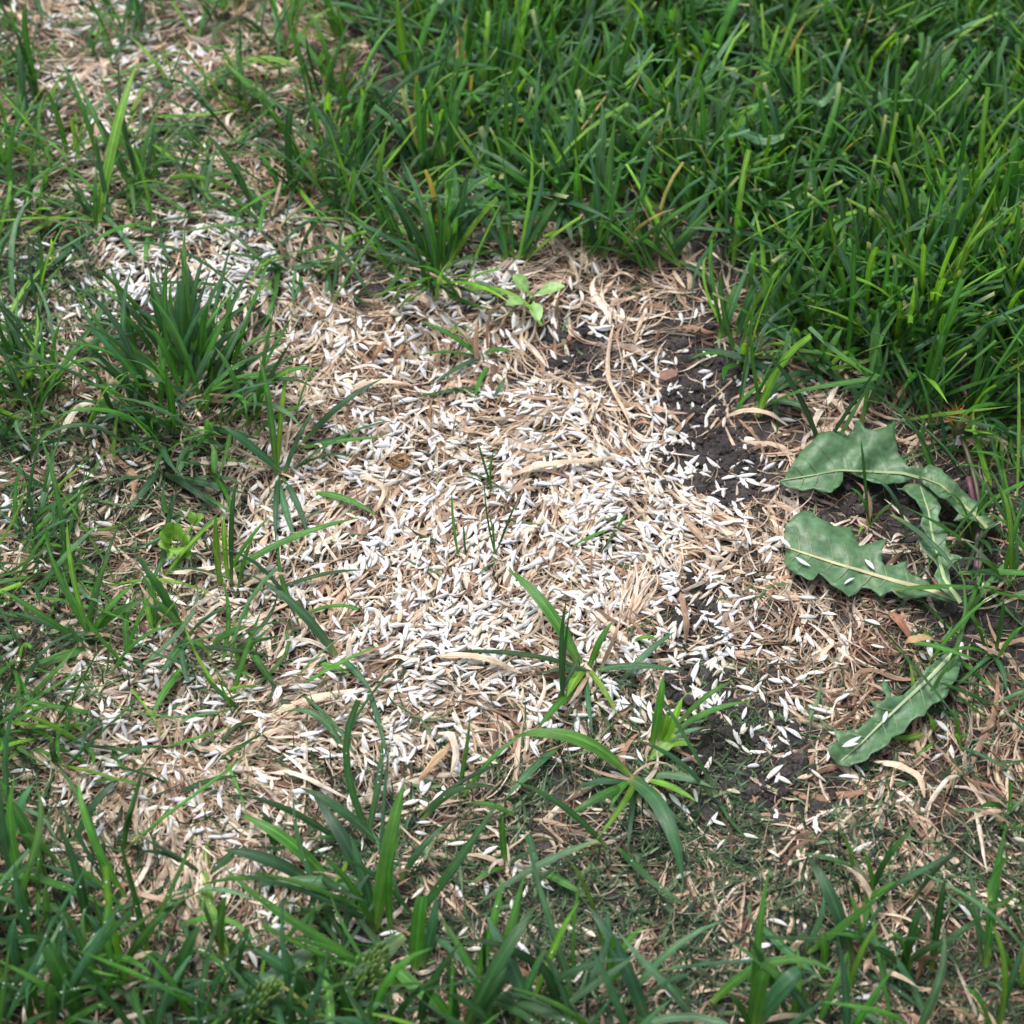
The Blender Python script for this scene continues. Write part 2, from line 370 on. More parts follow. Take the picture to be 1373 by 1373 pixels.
# ------------------------------------------------------------------ straw
STRAWCOL = [srgb(232, 216, 199), srgb(216, 193, 170), srgb(196, 168, 145), srgb(155, 127, 107), srgb(168, 133, 110), srgb(166, 154, 144), srgb(114, 90, 76)]
STRAWP = [.27, .29, .17, .10, .04, .08, .05]
def lay_straw(px, py, L, Wd, n=9, curl=1.0, lift=.0, thick=.0003, spread=.45):
    P0 = onground(px, py); B = len(P0)
    a0 = FLOW(P0[:, 0], P0[:, 1])+rng.normal(0, spread, B)+math.pi*(rng.random(B) < .5)
    k = rng.normal(0, .6, B)*curl; k2 = rng.normal(0, .8, B)*curl
    s = np.linspace(-.5, .5, n)[None]
    ang = a0[:, None]+k[:, None]*s*1.8+k2[:, None]*np.sin(s*6.3+rng.random((B, 1))*6)*.5
    dx = np.cos(ang)*(L/(n-1))[:, None]; dy = np.sin(ang)*(L/(n-1))[:, None]
    X = P0[:, 0:1]+np.cumsum(dx, 1)-dx.sum(1, keepdims=True)/2; Y = P0[:, 1:2]+np.cumsum(dy, 1)-dy.sum(1, keepdims=True)/2
    P = np.zeros((B, n, 3)); P[..., 0] = X; P[..., 1] = Y
    ker = np.array([.25, .5, .25])
    for b in range(B):
        x, y = X[b], Y[b]; z = hget(x, y).astype(float)
        zs = np.convolve(np.pad(z, 1, mode='edge'), ker, 'valid'); zs = np.maximum(zs, z-.0006)+thick*.5+.00015
        P[b, :, 2] = zs
        xs = np.interp(np.linspace(0, n-1, 40), np.arange(n), x); ys = np.interp(np.linspace(0, n-1, 40), np.arange(n), y)
        zz = np.interp(np.linspace(0, n-1, 40), np.arange(n), zs)+thick*.5
        i, j = hix(xs, ys); HM[i, j] = np.minimum(np.maximum(HM[i, j], zz), HM[i, j]+.0006)
        if Wd[b] > .0015: HM[i+1, j] = np.maximum(HM[i+1, j], np.minimum(zz, HM[i+1, j]+.0006)); HM[i, j+1] = np.maximum(HM[i, j+1], np.minimum(zz, HM[i, j+1]+.0006))
    e = np.abs(s*2)**3
    P[..., 2] += e*(rng.random((B, 1))**3)*lift+.0002*rng.random((B, n))
    sd_ = np.stack([-np.sin(ang), np.cos(ang), 0*ang], -1)
    tw = rng.normal(0, .45, (B, 1))+rng.normal(0, .7, (B, 1))*s
    S = sd_*np.cos(tw)[..., None]+np.array([0, 0, 1.0])*np.sin(tw)[..., None]
    prof = np.cos(s*math.pi*.96)**.55*(1-.22*rng.random((B, n)))*(1-.35*rng.random((B, 1))*(s+.5))
    return P, Wd[:, None]*prof, S
def strawtint(B, n, px=None, py=None):
    k = rng.choice(len(STRAWCOL), B, p=STRAWP)
    if px is not None:   # redder, darker debris towards the dandelion and the lower right
        q = (rng.random(B) < np.clip((px-950)/500, 0, .55)); k[q] = rng.choice([2, 3, 4, 6, 1], q.sum())
    c = np.array(STRAWCOL)[k]*rng.normal(.92, .12, (B, 1)).clip(.55, 1.15)
    t = np.repeat(c[:, None, :], n, 1)*(1+.15*(rng.random((B, n, 1))-.5))
    return t, k
def thin_straw(px, py):
    keep = rng.random(len(px)) > soilness(px, py)*.93
    return px[keep], py[keep]

# bottom mat: short brown fibres
px, py = thin_straw(*cells(STRAW, 4.4, far=1.0)); B = len(px)
P, Wd, S = lay_straw(px, py, rng.uniform(.010, .032, B), rng.uniform(.0004, .0013, B), n=6, spread=.9)
t, _ = strawtint(B, 6, px, py)
o = obj('thatch_mat', mesh_from('thatch_mat', *ribbons(P, Wd, S, rng.uniform(.1, .3, B), t*np.array([.68, .62, .58]))), M_STRAW)
tag(o, 'mat of fine brown dead grass fibres under the bare patch', 'thatch', kind='stuff')

# main straw; the largest 300 in view are things of their own
px, py = thin_straw(*cells(STRAW, 2.7, far=1.0)); B = len(px)
Ls = rng.lognormal(math.log(.026), .45, B).clip(.010, .070); Ws = rng.lognormal(math.log(.0013), .5, B).clip(.0004, .0040)
P, Wd, S = lay_straw(px, py, Ls, Ws, n=12, lift=.004, thick=.0004, curl=1.05, spread=.42)
tt, kk = strawtint(B, 12, px, py)
fold = rng.uniform(.05, .34, B)
inv = (px > 15) & (px < 1358) & (py > 15) & (py < 1358)
score = np.where(inv & (gval(GRASS, px, py) < 4), Ls*Ws*(1.25-.25*py/1373*0), 0)
order = np.argsort(-score); big = order[:280]; rest = order[280:]
V, F, UV, TT = ribbons(P[rest], Wd[rest], S[rest], fold[rest], tt[rest])
o = obj('scattered_straw', mesh_from('scattered_straw', V, F, UV, TT), M_STRAW)
tag(o, 'layer of short tan dead grass strands matted over the soil', 'straw', kind='stuff')
SLAB = {0: 'pale cream', 1: 'tan', 2: 'light brown', 3: 'brown', 4: 'rusty orange brown', 5: 'greyish', 6: 'dark brown'}
for b in big:
    c = P[b].mean(0); c[2] = P[b, :, 2].min()
    o = obj('straw_strand', mesh_from('straw_strand', *ribbons((P[b]-c)[None], Wd[b][None], S[b][None], fold[b:b+1], tt[b][None])), M_STRAW, loc=c)
    zone = 'near '+near(px[b], py[b])
    wl = 'thin ' if Ws[b] < .0022 else ('broad ' if Ws[b] > .0033 else '')
    tag(o, f'{wl}{SLAB[int(kk[b])]} strand of dead grass lying {zone}', 'straw', f'{wl}{SLAB[int(kk[b])]} straw strands {zone}')

# pale hair-fine fibres over the straw
px, py = thin_straw(*cells(STRAW, .7, far=.8)); B = len(px)
P, Wd, S = lay_straw(px, py, rng.uniform(.012, .045, B), rng.uniform(.00028, .0006, B), n=10, spread=1.0, curl=1.4, lift=.009, thick=.0002)
t, _ = strawtint(B, 10, px, py)
o = obj('fine_fibres', mesh_from('fine_fibres', *ribbons(P, Wd, S, rng.uniform(.1, .3, B), t)), M_STRAW)
tag(o, 'hair fine curling dead grass fibres loose on the straw', 'thatch', kind='stuff')

# green-black clippings, uncountable
px, py = cells(CLIP, 13, gam=1.5, far=.5); kc = rng.random(len(px)) < 2.2*nC(px/38, py/38)-.12; px, py = px[kc], py[kc]; B = len(px)
P, Wd, S = lay_straw(px, py, rng.uniform(.005, .019, B), np.where(rng.random(B) < .16, rng.uniform(.0010, .0022, B), rng.uniform(.0003, .0009, B)), n=6, spread=1.5, curl=.7, lift=.006)
c = np.array([srgb(42, 64, 40), srgb(62, 90, 52), srgb(28, 40, 28), srgb(90, 114, 80)])[rng.integers(0, 4, B)]*rng.normal(1, .15, (B, 1)).clip(.6, 1.4)
o = obj('grass_clippings', mesh_from('grass_clippings', *ribbons(P, Wd, S, rng.uniform(.05, .25, B), c)), M_CLIP)
tag(o, 'dark green grass clippings sprinkled through the straw', 'clippings', kind='stuff')

# ------------------------------------------------------------------ traced dry stems and dead leaves
def dry(label, pts, w, col, name='dry_stem', z=.003, fold=.35, cat='straw', n=12, taper=.5):
    a = np.array(pts, float); q = np.linspace(0, len(a)-1, n)
    X = np.interp(q, np.arange(len(a)), a[:, 0]); Y = np.interp(q, np.arange(len(a)), a[:, 1])
    ker = np.array([.25, .5, .25])
    for _ in range(2):
        X[1:-1] = np.convolve(X, ker, 'valid'); Y[1:-1] = np.convolve(Y, ker, 'valid')
    p = onground(X, Y); p[:, 2] = np.maximum(hget(p[:, 0], p[:, 1]), p[:, 2])+w*.3
    zz = p[:, 2].copy(); zz[1:-1] = np.convolve(zz, ker, 'valid'); p[:, 2] = np.maximum(zz, p[:, 2]-.001)
    p[:, 2] += z*np.sin(np.linspace(0, 3.1, n))
    d = np.gradient(p, axis=0); S = np.stack([-d[:, 1], d[:, 0], 0*d[:, 0]], -1)
    q_ = np.linspace(-1, 1, n); wd = w*.8*(1-.75*np.abs(q_)**3)*(1-.3*rng.random(n))*(1-.3*(q_+1)/2)
    c = p[0].copy(); t = np.repeat(np.array(col)[None], n, 0)*(1+.2*(rng.random((n, 1))-.5))
    i, j = hix(p[:, 0], p[:, 1]); HM[i, j] = np.maximum(HM[i, j], p[:, 2])
    o = obj(name, mesh_from(name, *ribbons((p-c)[None], wd[None], S[None], np.array([fold]), t[None])), M_STRAW, loc=c)
    return tag(o, label, cat)
CR, TN, BR, RU, DK = STRAWCOL[0], STRAWCOL[1], STRAWCOL[3], STRAWCOL[4], STRAWCOL[6]
dry('long pale dry stem standing out beside the dark soil', [(822, 440), (815, 475), (812, 520), (838, 558), (846, 580)], .003, TN)
dry('pale forked dry stem lying below the straw with its end near the lower grass', [(358, 1040), (392, 1045), (430, 1062), (475, 1080)], .003, CR)
dry('short pale branch crossing the forked dry stem', [(380, 1014), (398, 1032), (412, 1050), (408, 1068)], .0022, CR)
dry('broad tan dead blade lying straight below the sprouting tuft', [(585, 886), (620, 890), (665, 896), (700, 908)], .0045, TN)
dry('thick tan dead blade sweeping across the seeded patch toward the dark soil', [(680, 645), (730, 634), (790, 628), (830, 618)], .0045, TN)
dry('flat tan dead blade lying above the seeded patch', [(470, 530), (505, 524), (550, 522)], .0042, TN)
dry('curved pale dead blade arching under the leafy sprig', [(222, 772), (245, 780), (275, 776), (298, 764)], .004, CR)
dry('broad cream dead leaf folded beside the large grass tuft', [(84, 592), (98, 570), (115, 552), (128, 548)], .0048, CR)
dry('bent tan dead blade curling near the brown knot', [(505, 690), (520, 668), (500, 655), (480, 648)], .0034, TN)
dry('straight pale stem standing over the clippings by the lower lawn', [(1238, 1092), (1262, 1065), (1286, 1046)], .0028, CR, z=.008)
dry('thin pale stem running down past the dandelion rosette', [(1306, 1090), (1310, 1130), (1322, 1175)], .0024, CR)
dry('orange dry leaf strip curled in the straw above the lower blades', [(562, 1052), (585, 1030), (606, 1010), (612, 992)], .0045, srgb(188, 160, 126))
dry('cream dead leaf looped over in the straw above the lower blades', [(588, 990), (606, 1005), (614, 1030), (604, 1048)], .0042, CR, z=.007)
dry('brown shrivelled dead leaf hanging over the dark soil crack', [(912, 800), (914, 825), (920, 848), (918, 866)], .0042, BR, z=.005)
dry('light brown dead leaf lying on the dark soil', [(973, 563), (1000, 558), (1030, 562), (1056, 574)], .0042, TN)
dry('reddish brown dead stem leaning among debris behind the dandelion', [(1190, 560), (1208, 535), (1230, 512)], .003, RU, z=.006)
dry('pale dead stem leaning among debris behind the dandelion', [(1145, 562), (1165, 540), (1186, 512)], .003, TN, z=.006)
dry('cut cream stem jutting out behind the dandelion', [(1262, 494), (1275, 489), (1290, 482)], .0032, CR, z=.005)
dry('tan dead leaf ending by the lower dandelion leaf', [(1170, 1025), (1200, 1035), (1230, 1048), (1238, 1075)], .0045, TN)
dry('pale dead blade lying by the tall cut blades', [(1045, 1300), (1062, 1285), (1078, 1265)], .0035, TN, z=.006)
dry('rust red dead leaf beside the thin green blades below the dandelion', [(1190, 828), (1205, 845), (1220, 864)], .0055, srgb(146, 104, 84), name='dead_leaf', cat='leaf', fold=.1)
dry('pink and green dead leaf lying below the dandelion', [(1212, 868), (1230, 866), (1252, 862)], .005, srgb(180, 152, 112), name='dead_leaf', cat='leaf', fold=.1)
dry('curled brown dead leaf above the straw swirl', [(500, 492), (509, 482), (518, 466)], .004, srgb(150, 112, 84), name='dead_leaf', cat='leaf', z=.004)
dry('orange brown dead leaf leaning beside the curled brown one', [(528, 494), (538, 484), (541, 468)], .0032, srgb(158, 120, 90), name='dead_leaf', cat='leaf', z=.004)
def straw_bundle(label, root, tips, w=.0009):
    r = onground(*np.array(root, float)); r[2] = hget(r[0:1], r[1:2])[0]
    e = empty('straw_bundle', r)
    tips = [(x+rng.normal(0, 5), y+rng.normal(0, 7)) for x, y in tips for _ in range(3)]
    for tx, ty in tips:
        t = onground(np.array(tx, float), np.array(ty, float)); t[2] = hget(t[0:1], t[1:2])[0]+rng.uniform(.0006, .003)
        s = np.linspace(0, 1, 7)[:, None]; p = (t-r)*s+np.array([rng.normal(0, .0016), rng.normal(0, .0016), 0])*(1-s)+np.array([rng.normal(0, .002), rng.normal(0, .002), 0])*np.sin(s*3.14); p[:, 2] += .0015*np.sin(s[:, 0]*3.1)
        d = t-r; S = np.repeat(np.array([[-d[1], d[0], 0]]), 7, 0)
        wd = w*rng.uniform(.7, 1.3)*np.array([.9, 1, 1, .9, .8, .6, .3])
        c = STRAWCOL[rng.integers(0, 3)]
        obj('strand', mesh_from('strand', *ribbons(p[None], wd[None], S[None], np.array([.3]), np.repeat(c[None], 7, 0)[None])), M_STRAW, e)
    tag(e, label, 'straw')
straw_bundle('fan of pale straw strands spread open beside the soil crack', (838, 832), [(836, 775), (846, 768), (858, 760), (868, 764), (876, 775), (882, 785), (850, 790), (830, 790), (866, 790), (878, 762)])
straw_bundle('brown straw stub fraying near the dark soil', (905, 735), [(930, 740), (945, 748), (915, 760), (900, 770), (925, 755), (890, 750)])
straw_bundle('tan straw clump combed upright below the left blades', (270, 1220), [(262, 1160), (275, 1158), (284, 1165), (290, 1175), (255, 1175), (300, 1180), (270, 1170), (246, 1190)])

# brown knot: a coiled dead stem
def knot():
    c = onground(np.array(537.), np.array(626.)); c[2] = hget(c[0:1], c[1:2])[0]
    e = empty('straw_knot', c)
    for k in range(3):
        th = np.linspace(0, 5.6, 16)+k*.8; rr = .0040-.0009*k
        p = np.stack([rr*np.cos(th), rr*.8*np.sin(th), .001+.0012*k+.0008*np.sin(th*2)], -1)
        S = np.stack([.4*np.cos(th), .4*np.sin(th), .9+0*th], -1)
        obj('coil', mesh_from('coil', *ribbons(p[None], np.full((1, 16), .0024), S[None], np.array([.3]), np.repeat(srgb(196, 164, 134)[None], 16, 0)[None])), M_STRAW, e)
    tag(e, 'coiled brown knot of dead stem in the seeded straw', 'straw')
knot()
# small reddish chip on the soil
def chip():
    c = onground(np.array(895.), np.array(508.)); c[2] = hget(c[0:1], c[1:2])[0]
    a = np.array([(-.0045, -.002), (-.001, -.0035), (.004, -.0022), (.0048, .001), (.002, .0032), (-.003, .0026)])
    n = len(a); V = np.concatenate([np.c_[a, np.full(n, -.001)], np.c_[a*.86+rng.normal(0, .0002, (n, 2)), np.full(n, .0026)+a[:, 0]*.18], [[.0002, 0, .0034]]])
    F = [(i, (i+1) % n, n+(i+1) % n, n+i) for i in range(n)]+[(n+i, n+(i+1) % n, 2*n) for i in range(n)]
    o = obj('bark_chip', mesh_from('bark_chip', V, F, smooth=False), plain('reddish_chip', srgb(126, 96, 86), .8, .25, 500.0), loc=c)
    tag(o, 'small angular reddish brown chip lying on the dark soil', 'chip')
chip()

# ------------------------------------------------------------------ dandelion
def herb_leaf(parent, outline, mid, z0, name='leaf', wav=.0011, col=srgb(82, 118, 80), ribcol=srgb(142, 158, 112), ribw=.0015, label=None, tipdrop=.003):
    """outline and midrib traced in pixels, laid a little above the straw; real mesh with waves, gutter and thickness"""
    org = np.array(parent.location)
    O = np.array(outline, float)
    # refine the outline with small teeth
    pts = []
    for i in range(len(O)):
        a, b = O[i], O[(i+1) % len(O)]; L = np.linalg.norm(b-a); k = max(1, int(L/7))
        for j in range(k):
            q = a+(b-a)*j/k
            if j: q = q+rng.normal(0, 1.6, 2)
            pts.append(q)
    O = np.array(pts); n = len(O)
    mn, mx = O.min(0), O.max(0)
    g = [(x, y) for x in np.arange(mn[0], mx[0], 6.0) for y in np.arange(mn[1], mx[1], 6.0)]
    g = np.array(g)+rng.normal(0, .8, (len(g), 2))
    def inside(p):
        x, y = p; c = False; j = n-1
        for i in range(n):
            if (O[i, 1] > y) != (O[j, 1] > y) and x < (O[j, 0]-O[i, 0])*(y-O[i, 1])/(O[j, 1]-O[i, 1])+O[i, 0]: c = not c
            j = i
        return c
    g = [p for p in g if inside(p) and np.min(np.hypot(*(O-p).T)) > 2.5]
    allp = [Vector(p) for p in O]+[Vector(p) for p in g]
    vv, ee, ff, *_ = geometry.delaunay_2d_cdt(allp, [(i, (i+1) % n) for i in range(n)], [], 1, 1e-4)
    A = np.array([v[:] for v in vv]); Mi = np.array(mid, float)
    q = np.linspace(0, len(Mi)-1, 60); MX = np.stack([np.interp(q, np.arange(len(Mi)), Mi[:, 0]), np.interp(q, np.arange(len(Mi)), Mi[:, 1])], -1)
    D = np.hypot(A[:, None, 0]-MX[None, :, 0], A[:, None, 1]-MX[None, :, 1]); near = D.argmin(1); dist = D.min(1); s = near/59.
    tang = np.gradient(MX, axis=0)[near]; sgn = np.sign((A[:, 0]-MX[near, 0])*tang[:, 1]-(A[:, 1]-MX[near, 1])*tang[:, 0])
    def height(X, Y, s, dist):
        h = z0+.00010*np.minimum(dist, 30)*.6+wav*(np.sin(X/13.+1)*np.cos(Y/11.))+wav*.8*(nB(X/16., Y/16.)-.5)*2
        return h-tipdrop*np.clip(.25-s, 0, 1)*4
    H = height(A[:, 0], A[:, 1], s, dist)
    W3 = onground(A[:, 0], A[:, 1], H)
    UV = np.stack([dist*sgn/30+.6*s*6, s*2.2+dist/45.], -1)
    vein = np.clip(1-np.abs(((s*9-dist/28.) % 1)-.5)/.07, 0, 1)*np.clip(1-dist/26, 0, 1)*.5
    T = col[None]*(1+.10*(nC(A[:, 0]/9, A[:, 1]/9)-.5)[:, None]*2); T = T*(1-vein[:, None])+ribcol*vein[:, None]
    T = T*np.where(dist < 3, 1.12, 1)[:, None]
    F = [tuple(f) for f in ff]
    P0 = W3-org
    # orient faces upwards
    F = [f if np.cross(P0[f[1]]-P0[f[0]], P0[f[2]]-P0[f[0]])[2] > 0 else f[::-1] for f in F]
    lf = obj(name, mesh_from(name, P0, F, UV, T), M_LEAF, parent)
    md = lf.modifiers.new('thickness', 'SOLIDIFY'); md.thickness = .0003; md.offset = -1
    if label: lf['label'] = label
    m = 26; q = np.linspace(0, len(Mi)-1, m); X = np.interp(q, np.arange(len(Mi)), Mi[:, 0]); Y = np.interp(q, np.arange(len(Mi)), Mi[:, 1])
    sm = np.linspace(0, 1, m); p = onground(X, Y, height(X, Y, sm, 0*X)+.0006)-org
    d = np.gradient(p, axis=0); S = np.stack([-d[:, 1], d[:, 0], 0*d[:, 0]], -1)
    wd = ribw*(.30+.9*sm)
    obj('midrib', mesh_from('midrib', *ribbons(p[None], wd[None], S[None], np.array([-.28 if S[0, 0]*0 else .28]), np.repeat(ribcol[None], m, 0)[None])), M_SMOOTH, lf)
    g6 = np.gradient(np.stack([X, Y], -1), axis=0); g6 /= np.linalg.norm(g6, axis=1, keepdims=True)
    for k in (3, 5, 8, 10, 13, 15, 18):
        for sd2 in (-1, 1):
            nn = np.array([-g6[k, 1], g6[k, 0]])*sd2; q0 = np.array([X[k], Y[k]]); Lr = 4
            while Lr < 40 and inside(q0+nn*Lr*.9-g6[k]*Lr*.5): Lr += 2
            Lr -= 5
            if Lr < 9: continue
            tt_ = np.linspace(0, 1, 7)[:, None]; qq = q0+nn*Lr*.9*tt_-g6[k]*Lr*.5*tt_**1.3
            d_ = np.min(np.hypot(qq[:, None, 0]-MX[None, :, 0], qq[:, None, 1]-MX[None, :, 1]), 1)
            pv = onground(qq[:, 0], qq[:, 1], height(qq[:, 0], qq[:, 1], np.full(7, sm[k]), d_)+.00035)-org
            dv = np.gradient(pv, axis=0); Sv = np.stack([-dv[:, 1], dv[:, 0], 0*dv[:, 0]], -1)
            obj('vein', mesh_from('vein', *ribbons(pv[None], np.linspace(.00055, .00015, 7)[None], Sv[None], np.array([.25]), np.repeat((col*.68+ribcol*.32)[None], 7, 0)[None])), M_SMOOTH, lf)
    return lf
def tube(name, pts, rad, col, parent=None, mat=None, sides=7, loc=(0, 0, 0)):
    p = np.array(pts, float)-np.array(loc); n = len(p); rad = np.broadcast_to(np.asarray(rad, float), (n,))
    d = np.gradient(p, axis=0); d /= np.linalg.norm(d, axis=1, keepdims=True)
    a = np.cross(d, np.array([.31, .2, .93])); a /= np.linalg.norm(a, axis=1, keepdims=True)+1e-9; b = np.cross(d, a)
    th = np.linspace(0, 2*math.pi, sides, endpoint=False)
    V = (p[:, None]+(a[:, None]*np.cos(th)[None, :, None]+b[:, None]*np.sin(th)[None, :, None])*rad[:, None, None]).reshape(-1, 3)
    i = np.arange(n*sides).reshape(n, sides); j = np.roll(i, -1, 1)
    F = [tuple(x) for x in np.stack([i[:-1], i[1:], j[1:], j[:-1]], -1).reshape(-1, 4)]+[tuple(i[0]), tuple(i[-1][::-1])]
    UV = np.stack([np.tile(np.linspace(0, 1, sides), n), np.repeat(np.linspace(0, 2, n), sides)], -1)
    T = np.repeat(np.atleast_2d(col), len(V), 0) if np.ndim(col) == 1 else np.repeat(np.asarray(col), sides, 0)
    return obj(name, mesh_from(name, V, F, UV, T), mat or M_SMOOTH, parent)
def dandelion():
    root = onground(np.array(1300.), np.array(800.))
    e = empty('dandelion', root)
    tag(e, 'dandelion plant with jagged dull green leaves lying flat on the soil', 'dandelion')
    herb_leaf(e, [(1045, 645), (1060, 625), (1080, 600), (1098, 580), (1120, 578), (1136, 584), (1143, 578), (1147, 563), (1160, 574), (1175, 577), (1188, 572), (1200, 562), (1201, 590),
                  (1208, 612), (1218, 626), (1232, 628), (1262, 640), (1290, 660), (1285, 668), (1255, 652), (1222, 642), (1205, 648), (1180, 648), (1160, 642), (1140, 634), (1131, 628), (1130, 645), (1115, 660), (1085, 656), (1060, 655)],
              [(1047, 644), (1090, 637), (1125, 630), (1165, 632), (1210, 634), (1250, 645), (1290, 664)], .008, label='upper leaf with two tall teeth and a rounded tip')
    herb_leaf(e, [(1050, 728), (1052, 705), (1066, 690), (1086, 684), (1097, 694), (1112, 700), (1126, 706), (1144, 704), (1146, 718), (1152, 732), (1168, 728), (1190, 722), (1182, 744), (1186, 758), (1200, 758), (1216, 752), (1218, 768), (1245, 780), (1280, 800), (1285, 808), (1250, 800), (1222, 800), (1208, 802), (1196, 792), (1180, 800), (1160, 788), (1155, 788), (1148, 796), (1138, 800), (1122, 788), (1098, 768), (1090, 778), (1068, 770), (1056, 762)],
              [(1053, 733), (1080, 742), (1120, 755), (1165, 768), (1205, 780), (1245, 790), (1284, 804)], .0065, ribcol=srgb(184, 180, 138), ribw=.002, label='broad middle leaf with a pale midrib and seeds on it')
    herb_leaf(e, [(1202, 655), (1222, 648), (1240, 650), (1256, 664), (1262, 680), (1258, 692), (1262, 704), (1272, 712), (1268, 724), (1274, 742), (1292, 748), (1280, 754), (1272, 764), (1276, 785), (1292, 806), (1286, 810), (1262, 790), (1252, 772), (1258, 760), (1245, 745), (1232, 726), (1243, 718), (1234, 704), (1238, 688), (1228, 670), (1216, 660)],
              [(1234, 652), (1245, 685), (1250, 715), (1258, 745), (1266, 775), (1288, 808)], .010, ribcol=srgb(160, 178, 130), label='narrow toothed leaf folded across the upper leaf')
    herb_leaf(e, [(1232, 640), (1246, 622), (1262, 628), (1274, 640), (1284, 648), (1298, 664), (1316, 678), (1330, 700), (1322, 712), (1312, 700), (1296, 694), (1278, 698), (1286, 688), (1270, 670), (1252, 660)],
              [(1236, 640), (1262, 650), (1286, 672), (1308, 690), (1324, 708)], .012, ribcol=srgb(150, 160, 110), label='small ragged leaf rising at the back of the rosette')
    herb_leaf(e, [(1125, 1026), (1112, 1012), (1110, 1000), (1124, 994), (1118, 978), (1134, 982), (1150, 978), (1166, 965), (1174, 952), (1166, 938), (1178, 942), (1186, 938), (1184, 910), (1196, 935), (1212, 932), (1228, 914), (1240, 900), (1258, 884), (1272, 872), (1282, 870), (1290, 884), (1288, 890), (1286, 900), (1276, 918), (1262, 940), (1250, 944), (1240, 960), (1222, 966), (1212, 982), (1196, 988), (1184, 1002), (1168, 1010), (1154, 1022), (1138, 1028)],
              [(1128, 1020), (1155, 996), (1185, 966), (1215, 938), (1245, 910), (1268, 886), (1282, 872)], .0065, ribcol=srgb(160, 178, 140), label='lower leaf pointing down to the soil')
    # purple flower stalks
    for a, b, c in [((1298, 640), (1312, 700), (1310, 775)), ((1240, 820), (1225, 800), (1300, 800))][:1]:
        q = np.array([a, b, c], float); s = np.linspace(0, 2, 9)
        p = onground(np.interp(s, [0, 1, 2], q[:, 0]), np.interp(s, [0, 1, 2], q[:, 1]), np.array([.009, .009, .008, .008, .007, .006, .004, .003, .001]))
        tube('stalk', p, np.linspace(.0011, .0017, 9), srgb(104, 70, 84), e, loc=root)
    # wilted flower head
    hp = onground(np.array(1284.), np.array(566.), np.array(.013)); hl = hp-np.array(root)
    sp = [root+np.array([.002, 0, .002]), root*.5+hp*.5+np.array([.012, 0, -.003]), hp+np.array([.001, -.003, -.003])]
    s = np.linspace(0, 2, 10); sp = np.array(sp); s = s[:, None]/2; sp = (1-s)**2*sp[0]+2*s*(1-s)*sp[1]+s**2*sp[2]
    fs = tube('flower_stalk', sp, .0010, srgb(92, 84, 62), e, loc=root)
    cx = np.array([[0, 0, -.006], [0, 0, -.004], [0, -.0008, -.001], [0, -.0015, .002], [0, -.002, .004]])
    fh = tube('flower_head', hl+cx+np.array([0, -.002, 0]), [.0012, .0022, .0026, .0024, .0018], srgb(92, 96, 58), e, sides=10)
    fh['label'] = 'wilted flower head with shrivelled orange florets'
    for k in range(46):
        a = rng.random()*6.283; q = rng.random(); L = rng.uniform(.005, .009)
        b0 = hl+np.array([.0018*math.cos(a)*q, -.002+.0018*math.sin(a)*q, -.001])
        d = np.array([.42*math.cos(a)-.15, .4*math.sin(a)+.1, .9+.4*rng.random()]); d /= np.linalg.norm(d)
        ss = np.linspace(0, 1, 5)[:, None]; p = b0+d*ss*L+np.array([rng.normal(0, .0016), rng.normal(0, .0016), 0])*ss**2
        S = np.repeat(rng.normal(0, 1, (1, 3)), 5, 0)
        c = [srgb(214, 150, 48), srgb(178, 110, 40), srgb(128, 78, 36), srgb(228, 178, 80)][rng.integers(0, 4)]
        obj('petal', mesh_from('petal', *ribbons(p[None], np.array([[.0007, .0009, .0009, .0007, .0004]]), S[None], np.array([.2]), np.repeat(c[None], 5, 0)[None])), M_STRAW, fh)
    for k in range(14):
        b0 = hl+np.array([rng.normal(0, .0009), -.0045, -.002]); d = np.array([rng.normal(0, .22), -.35, -.7]); ss = np.linspace(0, 1, 4)[:, None]
        p = b0+d*ss*.006; S = np.repeat(rng.normal(0, 1, (1, 3)), 4, 0)
        obj('pappus_hair', mesh_from('pappus_hair', *ribbons(p[None], np.full((1, 4), .0008), S[None], np.array([.1]), np.repeat(srgb(236, 232, 226)[None], 4, 0)[None])), M_SEED, fh)
dandelion()

# ------------------------------------------------------------------ small broad-leaved seedlings
def oval_leaf(parent, org, base, tip, wid, lift, col, name='leaf', notch=0):
    b = np.array(base); t = np.array(tip); n, m = 10, 5
    s = np.linspace(0, 1, n); d = t-b; h = np.array([-d[1], d[0], 0]); h /= np.linalg.norm(h)
    w = np.where(s < .2, .14+.1*s, 0)+np.where(s >= .2, np.sin(np.clip((s-.12)/.88, 0, 1)**.85*math.pi)**.7, 0); w = np.maximum(w, .06)
    V, UV = [], []
    for i in range(n):
        for k in range(m):
            q = (k/(m-1)-.5)*2; p = b+d*s[i]+h*q*w[i]*wid*.5; p = p.copy()
            p[2] += lift*math.sin(s[i]*2.6)+abs(q)*w[i]*wid*.14
            if notch: p = p-d*notch*(1-abs(q))*(s[i] > .9)
            V.append(p-org); UV.append((q*.5+.5, s[i]*2))
    i = np.arange(n*m).reshape(n, m); F = np.stack([i[:-1, :-1], i[:-1, 1:], i[1:, 1:], i[1:, :-1]], -1).reshape(-1, 4)
    V = np.array(V); T = np.repeat(col[None], len(V), 0); T[np.arange(len(V)) % m == m//2] *= 1.15
    return obj(name, mesh_from(name, V, F, np.array(UV), T), M_LEAF, parent)
def gp(x, y, dz): return onground(np.array(float(x)), np.array(float(y)), np.array(float(dz)))
